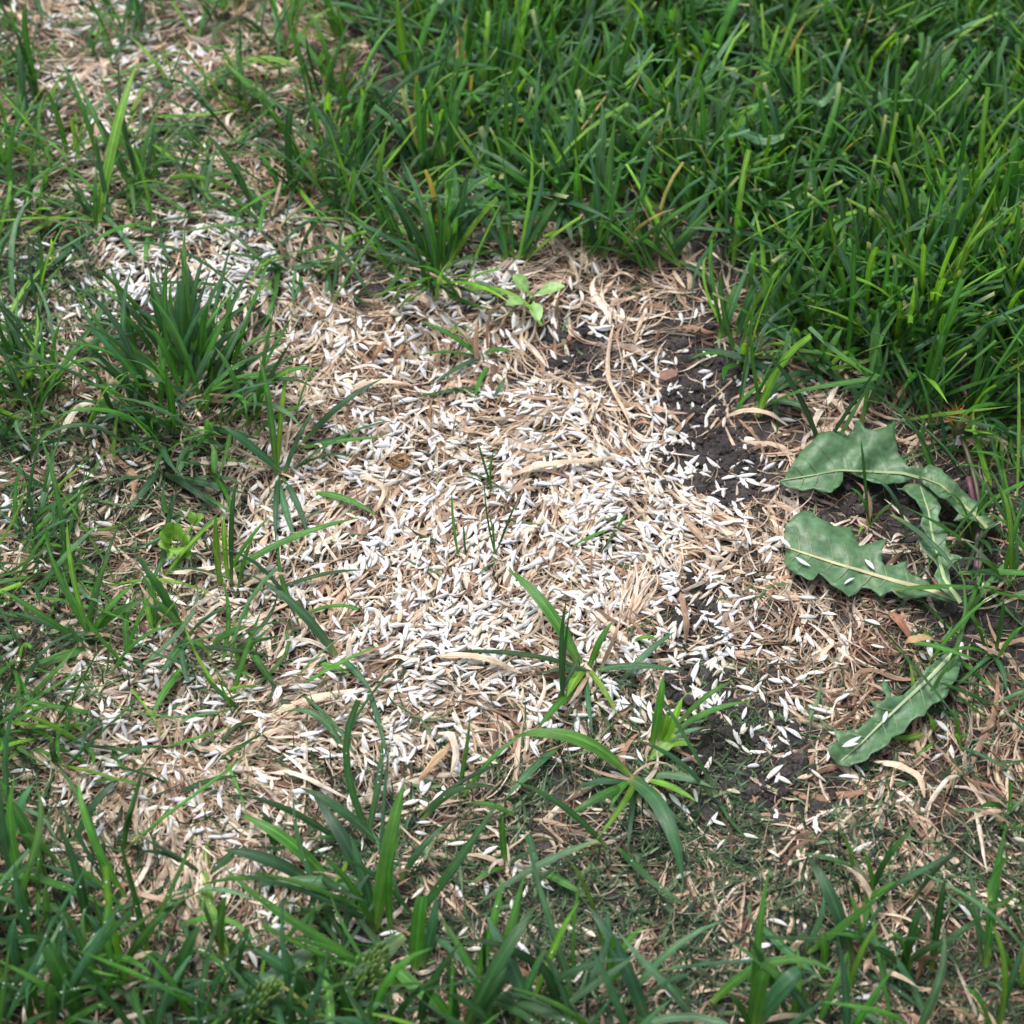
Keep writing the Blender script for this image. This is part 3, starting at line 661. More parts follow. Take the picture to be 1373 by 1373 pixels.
def seedling():
    r = gp(712, 404, 0); e = empty('seedling', r)
    tag(e, 'pale green four leaved seedling sprouting in the straw', 'seedling')
    c = srgb(136, 178, 104)
    for b, t, w in [((710, 396, .008), (688, 370, .012), .0065), ((716, 396, .008), (758, 386, .012), .0062), ((706, 404, .008), (678, 411, .010), .0056), ((715, 404, .007), (722, 434, .007), .0058)]:
        oval_leaf(e, r, gp(*b), gp(*t), w, .0015, c*rng.uniform(.88, 1.1))
    tube('stem', [r, r+np.array([0, 0, .004]), gp(712, 400, .008)], .0008, c*.9, e, loc=r)
seedling()
def sprig():
    r = gp(240, 745, 0); e = empty('leafy_sprig', r)
    tag(e, 'bright green leafy sprig with rounded leaflets at the foot of the tuft', 'sprig')
    c = srgb(112, 158, 60)
    for b, t, w in [((232, 730, .008), (214, 716, .014), .006), ((234, 726, .008), (224, 704, .016), .0062), ((238, 728, .008), (243, 706, .016), .0062), ((238, 735, .007), (238, 746, .012), .006),
                    ((232, 736, .007), (212, 732, .010), .0055), ((242, 735, .006), (226, 752, .006), .005), ((246, 738, .005), (254, 752, .006), .0042), ((255, 705, .006), (262, 690, .010), .0046), ((258, 705, .006), (274, 694, .010), .0044), ((244, 732, .007), (256, 722, .010), .0050)]:
        oval_leaf(e, r, gp(*b), gp(*t), w, .0016, c*rng.uniform(.85, 1.12))
    for x, y in [(234, 732), (257, 706), (244, 738)]:
        tube('stem', [r, (r+gp(x, y, .006))/2+np.array([0, 0, .002]), gp(x, y, .0075)], .0006, c*.8, e, loc=r)
sprig()

# ------------------------------------------------------------------ seeds
def seed_mesh(L, wd, th, bend, seedn):
    g = np.random.default_rng(seedn); n, m = 8, 8; s = np.linspace(0, 1, n)
    r = np.sin(np.clip(s, .02, .985)**.92*math.pi)**.75; r[0] = .10; r[-1] = .06
    V, UV = [], []
    for i in range(n):
        for k in range(m):
            a = 2*math.pi*k/m; y = math.cos(a)*wd*.5*r[i]; z = math.sin(a)*th*.5*r[i]
            if k == 2: z -= th*.22*r[i]          # shallow furrow along the back
            V.append(((s[i]-.5)*L, y+bend*math.sin(s[i]*3.14), z)); UV.append((k/m, s[i]))
    i = np.arange(n*m).reshape(n, m); j = np.roll(i, -1, 1)
    F = np.stack([i[:-1], j[:-1], j[1:], i[1:]], -1).reshape(-1, 4)
    return np.array(V), F, np.array(UV)
SV = [seed_mesh(.0061*k, .00172*q, .0013*q, b, n) for n, (k, q, b) in enumerate([(1, 1, .0001), (1.12, .95, -.0003), (.92, 1.08, .0002), (1.05, .86, .0004), (.86, .95, 0), (1.2, 1.0, -.0002)])]
SCOL = [srgb(244, 243, 243), srgb(238, 237, 241), srgb(246, 243, 236), srgb(232, 230, 232), srgb(240, 235, 222), srgb(244, 243, 246)]
px, py = cells(SEEDS, 9.2, gam=1.85, far=.9)
# gather into little drifts
px = px+rng.normal(0, 9, len(px)); py = py+rng.normal(0, 9, len(py))
LEAFSEED = [(1053, 727, .0066), (1077, 753, .0079), (1166, 757, .0082), (1139, 779, .0076), (1187, 961, .0080), (1143, 993, .0073), (1140, 999, .0071)]
keep = rng.random(len(px)) < .15+1.35*nB(px/34, py/34); px, py = px[keep], py[keep]
keep = ~(((px > 1050) & (px < 1260) & (py > 560) & (py < 800)) & (rng.random(len(px)) < .75)); px, py = px[keep], py[keep]
P = onground(px, py); B = len(px)
az = np.where(rng.random(B) < .35, FLOW(P[:, 0], P[:, 1])+rng.normal(0, .5, B), rng.random(B)*6.283)
MATS = np.zeros((B, 3, 3)); var = rng.integers(0, len(SV), B); scl = rng.normal(1, .14, B).clip(.62, 1.3)
for b in range(B):
    x, y = P[b, 0], P[b, 1]; d = np.array([math.cos(az[b]), math.sin(az[b])]); hl = .0030*scl[b]
    q = np.linspace(-1, 1, 7); zz = hget(x+d[0]*q*hl, y+d[1]*q*hl).astype(float)
    sl_ = np.polyfit(q*hl, zz, 1)[0]+rng.normal(0, .07); sl_ = np.clip(sl_, -.8, .8)
    z = max(zz.mean(), np.percentile(zz, 70))+rng.choice([.0004, .0002, -.0002], p=[.6, .25, .15])
    P[b, 2] = z
    X = np.array([d[0], d[1], sl_]); X /= np.linalg.norm(X); Yv = np.cross([0, 0, 1.0], X); Yv /= np.linalg.norm(Yv); Zv = np.cross(X, Yv)
    ro = rng.normal(0, .5); Y2 = Yv*math.cos(ro)+Zv*math.sin(ro); Z2 = np.cross(X, Y2)
    MATS[b] = np.stack([X, Y2, Z2], 1)*scl[b]
    i, j = hix(x+d[0]*q*hl*.7, y+d[1]*q*hl*.7); HM[i, j] = np.maximum(HM[i, j], z+sl_*q*hl*.7+.0004)
tints = np.array(SCOL)[rng.integers(0, len(SCOL), B)]*rng.normal(.86, .09, (B, 1)).clip(.55, 1.0)
tan_ = rng.random(B) < .10; tints[tan_] *= np.array([.80, .70, .56])
inv = (px > 20) & (px < 1353) & (py > 20) & (py < 1353)
_, _, dep = w2px(P)
g_ = gval(GRASS, px, py)
sp_ = np.hypot(MATS[:, 0, 0], MATS[:, 1, 0]*math.sin(PITCH))*np.array([.0068*k for k in (1, 1.12, .92, 1.05, .86, 1.2)])[var]/dep
score = np.where(inv & (g_ < 3), sp_*rng.uniform(.9, 1.1, B), 0)
order = np.argsort(-score); big = order[:290]; rest = order[290:]
SMESH = {}
def seed_obj(v, tc, M3, loc):
    k = (v, tc)
    if k not in SMESH:
        V, F, UV = SV[v]; SMESH[k] = mesh_from('grass_seed', V, F, UV, np.repeat(SCOL[tc][None]*.87, len(V), 0)); SMESH[k].materials.append(M_SEED)
    o = bpy.data.objects.new('grass_seed', SMESH[k]); COL.objects.link(o)
    o.matrix_world = Matrix.Translation(Vector(loc)) @ Matrix(M3.tolist()).to_4x4(); return o
for b in big:
    o = seed_obj(int(var[b]), int(rng.integers(0, len(SCOL))), MATS[b], P[b])
    s = soilness(px[b:b+1], py[b:b+1])[0]
    z = ('on the dark soil near ' if s > .45 else 'on the straw near ')+near(px[b], py[b])
    sh = ['', 'long ', 'plump ', 'slim curved ', 'short ', 'very long '][int(var[b])]
    tag(o, f'{sh}white grass seed lying {z}', 'seed', f'{sh}white seeds {z}')
Vs, Fs, Us, Ts = [], [], [], []; off = 0
for b in rest:
    V, F, UV = SV[var[b]]; Vs.append(V@MATS[b].T+P[b]); Fs.append(F+off); Us.append(UV+rng.random(2)*9); Ts.append(np.repeat(tints[b][None], len(V), 0)); off += len(V)
o = obj('scattered_seeds', mesh_from('scattered_seeds', np.concatenate(Vs), np.concatenate(Fs), np.concatenate(Us), np.concatenate(Ts)), M_SEED)
tag(o, 'thick scatter of white grass seeds over straw and between blades', 'seeds', kind='stuff')
for k, (x, y, z) in enumerate(LEAFSEED):
    a = [2.2, -.7, -1.0, .6, 1.2, .5, .2][k]; M3 = np.array([[math.cos(a), -math.sin(a), 0], [math.sin(a), math.cos(a), 0], [0, 0, 1.0]])
    o = seed_obj(k % 6, k % 3, M3*(.8 if k == 3 else 1), gp(x, y, z+.0006))
    if k < 4: tag(o, 'white grass seed resting on the broad middle dandelion leaf', 'seed', 'seeds on the broad dandelion leaf')
    else: tag(o, 'white grass seed resting on the lower dandelion leaf', 'seed', 'seeds on the lower dandelion leaf')

# ------------------------------------------------------------------ traced grass tufts: (name label, root, [(tip x, tip y, tip height mm, width mm, colour, root override)])
def tuft(label, root, blades, rand=None, group=None, name='grass_tuft'):
    r = onground(np.array(float(root[0])), np.array(float(root[1])))
    e = empty(name, r)
    for b in blades:
        tx, ty, z, w, c = b[:5]; rr = gp(b[5][0], b[5][1], b[5][2]*.001 if len(b[5]) > 2 else 0) if len(b) > 5 and b[5] else r+np.array([rng.normal(0, .0012), rng.normal(0, .0012), 0])
        t = gp(tx, ty, z*.001); L = np.linalg.norm(t-rr); w = w*(.98 if w > 4.3 else .86) if w > 2 else w
        V, F, UV, T = bez_blade(rr, t, .10*L+(b[6]*.001 if len(b) > 6 else 0), w*.001, c, cut=(len(b) > 7 and b[7]))
        obj('blade', mesh_from('blade', V-r, F, UV, T), M_GRASS, e)
    if rand:
        n, Lm, Wm, codes, lean, spread, cut = rand
        for k in range(n):
            rt = r+np.array([rng.normal(0, spread), rng.normal(0, spread), 0]); rt[2] = terrain(rt[0:1], rt[1:2])[0]
            d = rt-r; az = np.array([math.atan2(d[1], d[0])+rng.normal(0, .9)]) if spread > .004 else np.array([rng.random()*6.283])
            a0 = np.abs(rng.normal(lean*.5, .18, 1)); a1 = a0+np.abs(rng.normal(lean, .35, 1))
            V, F, UV, T = arc_blades(rt[None], az, np.array([Lm*.001*rng.uniform(.6, 1.25)]), a0, a1, np.array([Wm*.001*rng.uniform(.7, 1.25)]), [random.choice(codes)], [cut and rng.random() < .7], browntip=.3 if cut else 0)
            obj('blade', mesh_from('blade', V-r, F, UV, T), M_GRASS, e)
    ns = 0 if name == 'grass_sprout' else (9 if rand and rand[0] > 30 else 4)
    for k in range(ns):
        rt = r+np.array([rng.normal(0, .003), rng.normal(0, .003), 0]); rt[2] = terrain(rt[0:1], rt[1:2])[0]
        V, F, UV, T = arc_blades(rt[None], np.array([rng.random()*6.283]), np.array([rng.uniform(.010, .026)]), np.array([rng.uniform(.5, 1.2)]), np.array([1.5]), np.array([rng.uniform(.0010, .0022)]), ['y'], [False])
        T = np.repeat((STRAWCOL[rng.integers(0, 5)]*rng.uniform(.7, 1))[None], len(T), 0)
        obj('dead_sheath', mesh_from('dead_sheath', V-r, F, UV, T), M_STRAW, e)
    return tag(e, label, 'grass', group)

tuft('large dark green grass tuft with broad blades splayed over the seeds', (250, 545), [
    (146, 503, 14, 4.2, 'b', (262, 531)), (85, 538, 10, 4.2, 'b', (215, 565)), (222, 500, 32, 3.6, 'm', (234, 585)), (110, 660, 5, 3.6, 'b', (195, 640)), (330, 662, 6, 3.8, 'b', (238, 640)),
    (240, 638, 16, 3.2, 'g', (268, 606)), (207, 636, 14, 3.2, 'g', (222, 606)), (288, 682, 5, 4, 'b', (222, 636)), (100, 433, 12, 3.2, 'd', (225, 500)), (155, 391, 26, 3.4, 'd', (235, 500)),
    (201, 378, 34, 4, 'd', (240, 500)), (275, 342, 36, 3, 'd', (262, 500)), (247, 372, 38, 4, 'd', (250, 505)), (280, 402, 32, 4, 'm', (268, 510)), (330, 425, 20, 3.6, 'd', (280, 515)), (390, 455, 14, 3.5, 'b', (290, 530)),
    (425, 470, 10, 3, 'd', (295, 545)), (120, 560, 8, 3, 'd', (225, 575)), (140, 610, 5, 3.2, 'b', (215, 600)), (170, 690, 3, 3.4, 'b', (215, 630)), (300, 600, 10, 4, 'b', (255, 590)), (350, 590, 8, 3, 'b', (270, 575)), (305, 520, 30, 3.4, 'm', (262, 560)),
    (180, 560, 16, 3.6, 'b', (240, 580)), (160, 470, 20, 3.2, 'd', (240, 530)), (205, 440, 30, 3.6, 'm', (245, 530))],
    (120, 47, 2.5, 'bgmmmd', .80, .014, False))
tuft('slim grass shoot with a pale stem between the large tuft and the seeded patch', (376, 638), [
    (296, 570, 20, 4, 'b'), (348, 479, 36, 3, 'm'), (412, 541, 16, 2.6, 'm', (340, 586)), (424, 546, 20, 2.8, 'b'), (386, 492, 30, 2, 'l'), (285, 462, 30, 2.6, 'm', (334, 572)), (400, 735, 2, 3, 'b'), (370, 730, 3, 2.6, 'b'), (415, 725, 2, 2.8, 'b')])
tuft('pair of arching blades reaching over the pale straw', (405, 600), [
    (516, 506, 22, 4.2, 'b'), (518, 586, 10, 2.8, 'm'), (505, 692, 5, 3.4, 'm', (415, 662)), (470, 585, 4, 2.5, 'b')])
tuft('curved lime stemmed blade sweeping across the seeds', (303, 775), [
    (482, 694, 16, 3.6, 'm', None, 0), (490, 764, 6, 2, 'd', (372, 792)), (365, 690, 26, 2.6, 'm'), (300, 690, 24, 2.4, 'l')])
tuft('broad flat blade lying slantwise below the curved stem', (450, 882), [(332, 769, 14, 4.4, 'b', None, 4), (470, 905, 6, 3, 'm', (425, 890)), (520, 1020, 4, 2.4, 'b', (488, 912)), (500, 930, 6, 3, 'b')])
tuft('isolated grass tuft with six splayed blades at the edge of the thick seed', (788, 900), [
    (680, 763, 12, 4.6, 'm', None, 6), (822, 833, 16, 3, 'm'), (604, 874, 9, 2.4, 'd', None, 3), (917, 901, 8, 3.4, 'b', None, 2), (906, 846, 7, 3, 'b', (830, 918)), (716, 904, 4, 3, 'b'), (880, 856, 6, 1.6, 'l', (846, 862)), (720, 978, 12, 3.2, 'm', (770, 928)), (760, 935, 8, 4, 'l'), (740, 960, 3, 3, 'b'), (830, 962, 8, 2.4, 'l'), (795, 985, 7, 2.2, 'b')])
tuft('leafy grass plant with long arching blades beside the dark soil', (848, 1048), [
    (688, 987, 12, 5, 'm', None, 8), (676, 1074, 6, 3.6, 'b', (748, 1003)), (756, 1097, 8, 3.8, 'm', None, 5), (917, 1184, 6, 6, 'b', None, 12), (956, 1056, 8, 3.8, 'g', (866, 1040)), (798, 1128, 16, 2.6, 'l'), (632, 1219, 9, 2.8, 'g', (800, 1128, 14), 4),
    (842, 1144, 5, 2.6, 'b'), (936, 1076, 8, 3.2, 'l'), (930, 1120, 4, 2.4, 'd'), (818, 1085, 5, 3, 'm'), (890, 1095, 5, 3.4, 'b'), (775, 1055, 4, 3.4, 'b')])
tuft('yellow green grass shoot leaning over the dark soil', (884, 1006), [
    (889, 905, 30, 3.4, 'm'), (1008, 941, 16, 3.4, 'm', (900, 985), 4), (915, 935, 22, 4, 'l'), (985, 912, 14, 2.4, 'm', (905, 975)), (930, 1000, 8, 3.8, 'l'), (868, 1022, 3, 5.4, 'l', (905, 985, 6)), (895, 955, 18, 4, 'l'), (945, 975, 8, 3, 'g')])
tuft('small grass shoot sprouting in the straw below the drift of seed', (642, 477), [
    (686, 472, 8, 3, 'm'), (551, 480, 8, 2.6, 'm'), (579, 516, 4, 2.6, 'b'), (636, 536, 4, 2, 'm', (658, 490)), (552, 536, 3, 2, 'b', (655, 520)), (602, 520, 3, 2, 'm', (660, 532)), (600, 440, 20, 2.2, 'l'), (560, 430, 12, 2.8, 'm'), (678, 505, 5, 2.2, 'b', (660, 534))])
tuft('two hair thin sprouts standing in the white seed', (662, 662), [(640, 590, 16, 1.0, 'd'), (664, 600, 16, .9, 'm'), (700, 676, 3, .9, 'd', (616, 630)), (616, 640, 14, .8, 'd')], name='grass_sprout')
tuft('thin branching sprout in the middle of the seed', (667, 747), [(696, 664, 18, .9, 'd'), (655, 690, 14, .9, 'm'), (640, 775, 2, 1.6, 'b'), (650, 640, 16, .7, 'd')], name='grass_sprout')
tuft('lone thin upright sprout in the seed left of centre', (617, 752), [(606, 657, 20, 1.1, 'm'), (622, 700, 10, .8, 'd')], name='grass_sprout')
bpy.data.objects['grass_sprout.002']['label'] = 'lone thin upright sprout with one short side blade in the seed'
tuft('fine sprout lying low in the seed near the tan dead blade', (824, 712), [(766, 734, 4, 1.4, 'm'), (840, 690, 6, 1.2, 'm'), (806, 745, 2, 1.2, 'd'), (812, 690, 9, .9, 'd')], name='grass_sprout')
tuft('thin blades rising between the two upper dandelion leaves', (1162, 708), [(1154, 588, 34, 1.3, 'm'), (1140, 654, 16, 1.6, 'm'), (1200, 676, 14, 1.8, 'm'), (1150, 720, 6, 1.2, 'l')])
tuft('slender blade curving across the narrow dandelion leaf', (1222, 722), [(1165, 640, 22, 1.6, 'b', None, 8), (1290, 775, 16, 2.6, 'b', (1195, 690, 12)), (1345, 790, 14, 2, 'm', (1200, 790, 10))])
tuft('lime green upright blades in front of the lawn beside the dandelion', (1350, 785), [(1326, 626, 40, 2.6, 'm'), (1340, 650, 38, 2.6, 'l'), (1370, 680, 30, 2, 'm'), (1290, 722, 14, 2.2, 'g'), (1280, 625, 24, 2.8, 'm', (1345, 660)), (1300, 605, 20, 2.2, 'm', (1372, 640)), (1318, 560, 24, 3.4, 'b', (1372, 620)), (1310, 750, 14, 2.6, 'm')])
tuft('low blades stretching from the lawn edge over the dark soil', (1098, 500), [(928, 468, 8, 3.6, 'b', (1050, 508)), (1022, 525, 5, 3, 'g'), (1078, 452, 20, 3, 'm'), (1060, 480, 14, 3, 'm'), (1130, 440, 18, 3.4, 'm'), (1110, 530, 3, 2.6, 'b'), (1020, 430, 10, 3, 'b'), (1145, 470, 14, 3, 'l')])
tuft('loose flat blades leaning out of the lawn above the dandelion', (1190, 482), [(1216, 511, 6, 3.6, 'b'), (1278, 538, 8, 4, 'b', (1222, 490)), (1170, 540, 4, 2.4, 'm'), (1255, 500, 6, 3.2, 'm'), (1230, 450, 16, 3, 'm'), (1322, 604, 6, 3.4, 'b', (1272, 540, 4)), (1160, 500, 6, 2.8, 'b'), (1325, 530, 12, 4.6, 'b', (1336, 480))])
tuft('thin blades crossing over the foot of the dandelion', (1330, 880), [(1255, 880, 12, 1.8, 'm'), (1290, 815, 20, 2, 'm'), (1345, 800, 26, 2.2, 'd'), (1300, 905, 6, 2.4, 'b'), (1372, 840, 18, 2.2, 'm'), (1262, 850, 10, 1.6, 'd'), (1310, 840, 20, 1.6, 'l'), (1275, 925, 4, 2, 'm'), (1350, 930, 6, 2.4, 'b')])
tuft('fine blades growing up through the narrow dandelion leaf', (1300, 730), [(1270, 660, 22, 1.8, 'm'), (1320, 640, 26, 2, 'm'), (1250, 700, 12, 1.4, 'd'), (1340, 700, 18, 2.2, 'b'), (1285, 690, 18, 1.6, 'l'), (1240, 765, 8, 1.4, 'm'), (1330, 745, 12, 2, 'm')])
# lower right
tuft('grass plant with one long arching blade among the clippings', (1150, 1282), [(1080, 1144, 16, 4.6, 'b', None, 10), (1138, 1195, 24, 2.4, 'm'), (1100, 1250, 18, 3, 'm', (1100, 1312)), (1182, 1232, 26, 2.2, 'l', (1132, 1346))])
tuft('dark upright blades fanning beside the clippings', (1210, 1310), [(1268, 1174, 38, 3, 'd', (1248, 1306)), (1236, 1209, 30, 3.2, 'd'), (1295, 1140, 30, 2, 'b', (1220, 1215)), (1300, 1258, 22, 3.4, 'd'), (1162, 1270, 18, 3, 'd'), (1240, 1240, 26, 2.8, 'm'), (1185, 1245, 20, 2.4, 'm'), (1340, 1220, 16, 2.6, 'd', (1225, 1310))])
tuft('two wide cut blades standing side by side near a dead stem', (1012, 1385), [(1071, 1303, 24, 6, 'b', None, 8, True), (1025, 1302, 32, 5.4, 'm', None, 0, True), (975, 1330, 20, 3, 'm')])
tuft('jointed pale green stem with narrow leaves', (1331, 1385), [(1328, 1238, 40, 2.6, 'l'), (1356, 1141, 40, 2.6, 'm', (1328, 1208, 26)), (1372, 1262, 30, 2.6, 'b'), (1290, 1320, 18, 2.4, 'm'), (1372, 1190, 32, 2.2, 'm', (1328, 1215, 24)), (1285, 1195, 30, 2, 'd', (1328, 1280, 14))])
tuft('little green shoot by the rusty straw', (1345, 1090), [(1312, 1082, 6, 2.6, 'm'), (1352, 1042, 18, 1.8, 'm'), (1345, 1122, 3, 2.2, 'm'), (1370, 1075, 8, 2.4, 'g'), (1270, 1088, 4, 1.4, 'g')])
tuft('short sprout beside the lower dandelion leaf', (1288, 1000), [(1276, 950, 16, 2.4, 'm'), (1296, 985, 6, 2.6, 'm'), (1365, 1040, 4, 1.8, 'b'), (1280, 985, 8, 2, 'l')], name='grass_sprout')
tuft('spreading thin shoot in the middle of the clippings', (1163, 1208), [(1228, 1108, 26, 2, 'm'), (1155, 1135, 20, 1.6, 'm'), (1293, 1140, 16, 2, 'b'), (1198, 1128, 24, 2, 'd'), (1205, 1180, 12, 3, 'm'), (1140, 1180, 6, 2, 'd'), (1155, 1250, 6, 2.6, 'm')])
# bottom centre
tuft('broad blades standing in front of the clippings', (620, 1390), [(720, 1211, 32, 5, 'd', None, 6), (690, 1298, 20, 5.4, 'b'), (680, 1296, 26, 4.6, 'd', (625, 1375)), (650, 1224, 26, 5, 'b', (720, 1390), 0), (600, 1290, 26, 4, 'd'), (560, 1320, 20, 4, 'm'), (735, 1265, 26, 3, 'd', (690, 1385))])
tuft('lime green forked blades near the bare straw edge', (812, 1325), [(866, 1241, 26, 3.4, 'm'), (822, 1254, 30, 3.2, 'm'), (786, 1211, 26, 5, 'b', (872, 1385), 4), (715, 1278, 24, 4, 'd', (752, 1365)), (760, 1150, 40, 1.6, 'l', (812, 1290)), (850, 1290, 16, 3, 'm')])
tuft('short upright blade with low runners beside the leafy plant', (680, 1162), [(675, 1094, 24, 2.8, 'm'), (620, 1078, 8, 2.8, 'm', (692, 1096)), (786, 1202, 6, 3.4, 'm', (727, 1170)), (725, 1190, 3, 3.4, 'b', (705, 1110)), (720, 1140, 10, 2.2, 'b'), (630, 1185, 6, 2.6, 'm')])
tuft('tall broad blade standing with folded edge over the straw', (500, 1252), [(543, 1046, 48, 5, 'm', None, 0), (603, 1102, 16, 3.2, 'b', (536, 1182), 2), (400, 1055, 14, 4, 'b', (512, 1136), 4), (566, 1201, 34, 5, 'm', (556, 1304), 0, True), (456, 1316, 14, 5.4, 'd', (542, 1254, 16)), (600, 1362, 8, 4.6, 'm', (526, 1294, 10)), (420, 1065, 16, 5.2, 'b', (500, 1205), 5), (470, 1120, 24, 4, 'b'), (585, 1200, 24, 4, 'b', (566, 1300))])
tuft('wide blade lying level above the lower grass', (505, 1200), [(347, 1188, 16, 5.2, 'g', None, 6), (322, 1092, 16, 4.6, 'm', (445, 1186), 4), (298, 1140, 14, 4.6, 'b', (420, 1185), 4), (352, 1088, 12, 3.4, 'b', (370, 1140))])
tuft('big green blades leaning in the thick front grass', (330, 1385), [(270, 1238, 34, 5, 'd', (232, 1350), 0), (285, 1346, 14, 6, 'b', (428, 1262, 12)), (338, 1272, 22, 4.6, 'b', (425, 1345)), (304, 1201, 36, 4, 'm', (298, 1290)), (268, 1205, 30, 3.2, 'd', (290, 1262)), (235, 1202, 34, 3.6, 'm', (212, 1262)), (378, 1265, 26, 5, 'd', (418, 1380)), (400, 1300, 24, 5, 'b', (300, 1392))])
tuft('long bright stem bowing over the straw edge', (170, 1205), [(105, 1046, 26, 3.2, 'm', None, 6), (117, 1180, 12, 4.2, 'b'), (167, 1040, 14, 4, 'b', (100, 1132), 6), (205, 1060, 12, 1.6, 'm', (115, 1050)), (165, 1280, 20, 4, 'm', (140, 1345)), (115, 1225, 16, 3.4, 'b', (150, 1290))])
tuft('wide yellow edged blade standing in the thick front grass', (118, 1385), [(64, 1268, 36, 6.4, 'm', None, 0, True), (68, 1320, 26, 4.4, 'm', (70, 1392), 0, True), (20, 1230, 26, 5, 'b', (20, 1310)), (140, 1330, 14, 5.4, 'b', (60, 1275, 14)), (30, 1120, 26, 5, 'm', (80, 1160)), (0, 1060, 26, 4.6, 'm', (60, 1180)), (45, 1050, 24, 4.6, 'b', (10, 1150))])
# left
tuft('loose fine blades spread below the leafy sprig', (120, 862), [(60, 720, 30, 2.6, 'm'), (150, 740, 30, 2.4, 'm'), (0, 790, 24, 3, 'm'), (185, 780, 22, 3, 'm'), (10, 820, 12, 3, 'b'), (30, 900, 6, 4.2, 'm', (128, 868)), (90, 700, 34, 2, 'l'), (52, 580, 36, 2, 'm', (90, 780)), (165, 690, 24, 2, 'd'), (195, 805, 16, 4, 'm')])
tuft('layered grass shoot between the sprig and the lower straw', (250, 850), [(196, 760, 26, 3.6, 'm'), (205, 800, 20, 4, 'm'), (190, 810, 12, 3, 'b'), (280, 720, 34, 3, 'l', (300, 790)), (335, 840, 12, 3.4, 'm', (280, 868)), (315, 810, 18, 2, 'd'), (215, 905, 6, 4, 'b'), (370, 920, 3, 3.6, 'm', (335, 868)), (180, 740, 30, 2.6, 'b'), (290, 880, 10, 3, 'm'), (200, 970, 8, 4, 'm', (258, 885))])
tuft('narrow lime stems rising by the clover like sprig', (305, 790), [(290, 690, 34, 3, 'l'), (318, 640, 40, 2, 'd'), (340, 720, 24, 2.4, 'm')])
# upper left
tuft('single broad lime blade standing in the seeded straw', (126, 305), [(184, 84, 50, 4.6, 'l', None, 0), (130, 225, 24, 2.4, 'm'), (85, 240, 20, 2, 'd'), (32, 320, 6, 3.6, 'l', (105, 285)), (60, 365, 4, 4, 'b', (128, 310))])
tuft('thin blades grouped in the blurred seed drift', (190, 270), [(160, 80, 44, 2, 'd'), (214, 140, 30, 2.4, 'm'), (240, 170, 26, 2, 'm'), (130, 95, 40, 2.4, 'm'), (98, 95, 40, 2.6, 'm'), (180, 190, 28, 3, 'm'), (205, 165, 30, 2, 'd'), (110, 130, 34, 2.6, 'm'), (80, 80, 40, 2.4, 'm', (135, 230))])
tuft('short lime blade standing in the farthest straw', (234, 124), [(213, 63, 26, 3, 'l'), (175, 50, 16, 2.2, 'l'), (205, 105, 6, 4, 'b')])
tuft('bright upright blades beside the farthest seed heap', (48, 130), [(36, 0, 44, 3.4, 'm'), (80, 55, 30, 3.4, 'm'), (20, 40, 36, 3, 'd'), (8, 60, 30, 4, 'm'), (60, 90, 20, 3, 'm'), (30, 100, 26, 3, 'd')])
tuft('square cut upright blade in the loose grass', (389, 270), [(390, 146, 44, 4, 'd', None, 0, True), (295, 78, 30, 4, 'm', (388, 180)), (345, 200, 20, 3.4, 'm'), (420, 190, 26, 3, 'm'), (275, 178, 26, 3.4, 'm', (345, 290))])
tuft('long level blade crossing above the dense white drift', (356, 301), [(238, 314, 8, 3, 'm', None, 3), (300, 255, 14, 3, 'm'), (330, 250, 12, 4, 'b')])
tuft('dark drooping blades touching the dense white drift', (388, 362), [(287, 342, 10, 3.6, 'd', None, 4), (470, 350, 10, 3.4, 'b'), (460, 330, 14, 3, 'm', (395, 345)), (340, 372, 5, 3.6, 'b')])
# lawn edge
tuft('tall bright blade standing at the lawn edge over pale straw', (553, 125), [(534, -5, 46, 4, 'l', None, 0), (590, 0, 40, 4, 'm'), (518, 60, 26, 4, 'm'), (600, 60, 30, 3.4, 'd')])
tuft('long yellow stem leaning out of the lawn over dead grass', (910, 352), [(840, 220, 30, 3, 'l', None, 0, True), (820, 215, 32, 2, 'g', (845, 226, 30)), (795, 285, 12, 4, 'm'), (870, 300, 22, 3.4, 'b'), (980, 400, 6, 3.6, 'b')])
tuft('pale stems cut square in the middle of the lawn', (790, 190), [(702, 146, 24, 3.4, 'l', (745, 176, 14), 0, True), (764, 68, 36, 2.6, 'l', (812, 102, 24), 0, True), (876, 70, 40, 2.6, 'l', (828, 120, 24), 0, True), (670, 92, 30, 3, 'l', (700, 140, 14), 0, True), (640, 125, 20, 4, 'g', (720, 160)), (745, 195, 20, 4.4, 'g', (690, 205)), (745, 180, 24, 4, 'g', (690, 195)), (800, 130, 30, 3, 'm')])
tuft('flowing low tuft sweeping out of the lawn', (745, 285), [(610, 238, 16, 4, 'm'), (615, 215, 20, 3.6, 'm'), (625, 190, 26, 3.6, 'g'), (620, 255, 12, 3.4, 'b'), (600, 240, 10, 5, 'l', (705, 280)), (690, 300, 6, 3.6, 'm'), (660, 180, 30, 4, 'm'), (700, 175, 34, 3.4, 'm'), (650, 215, 22, 4.4, 'm'), (580, 180, 20, 4, 'b', (690, 260)), (640, 270, 8, 4, 'b'), (680, 200, 30, 4, 'd')], (10, 42, 3.4, 'mmgb', .8, .006, False))
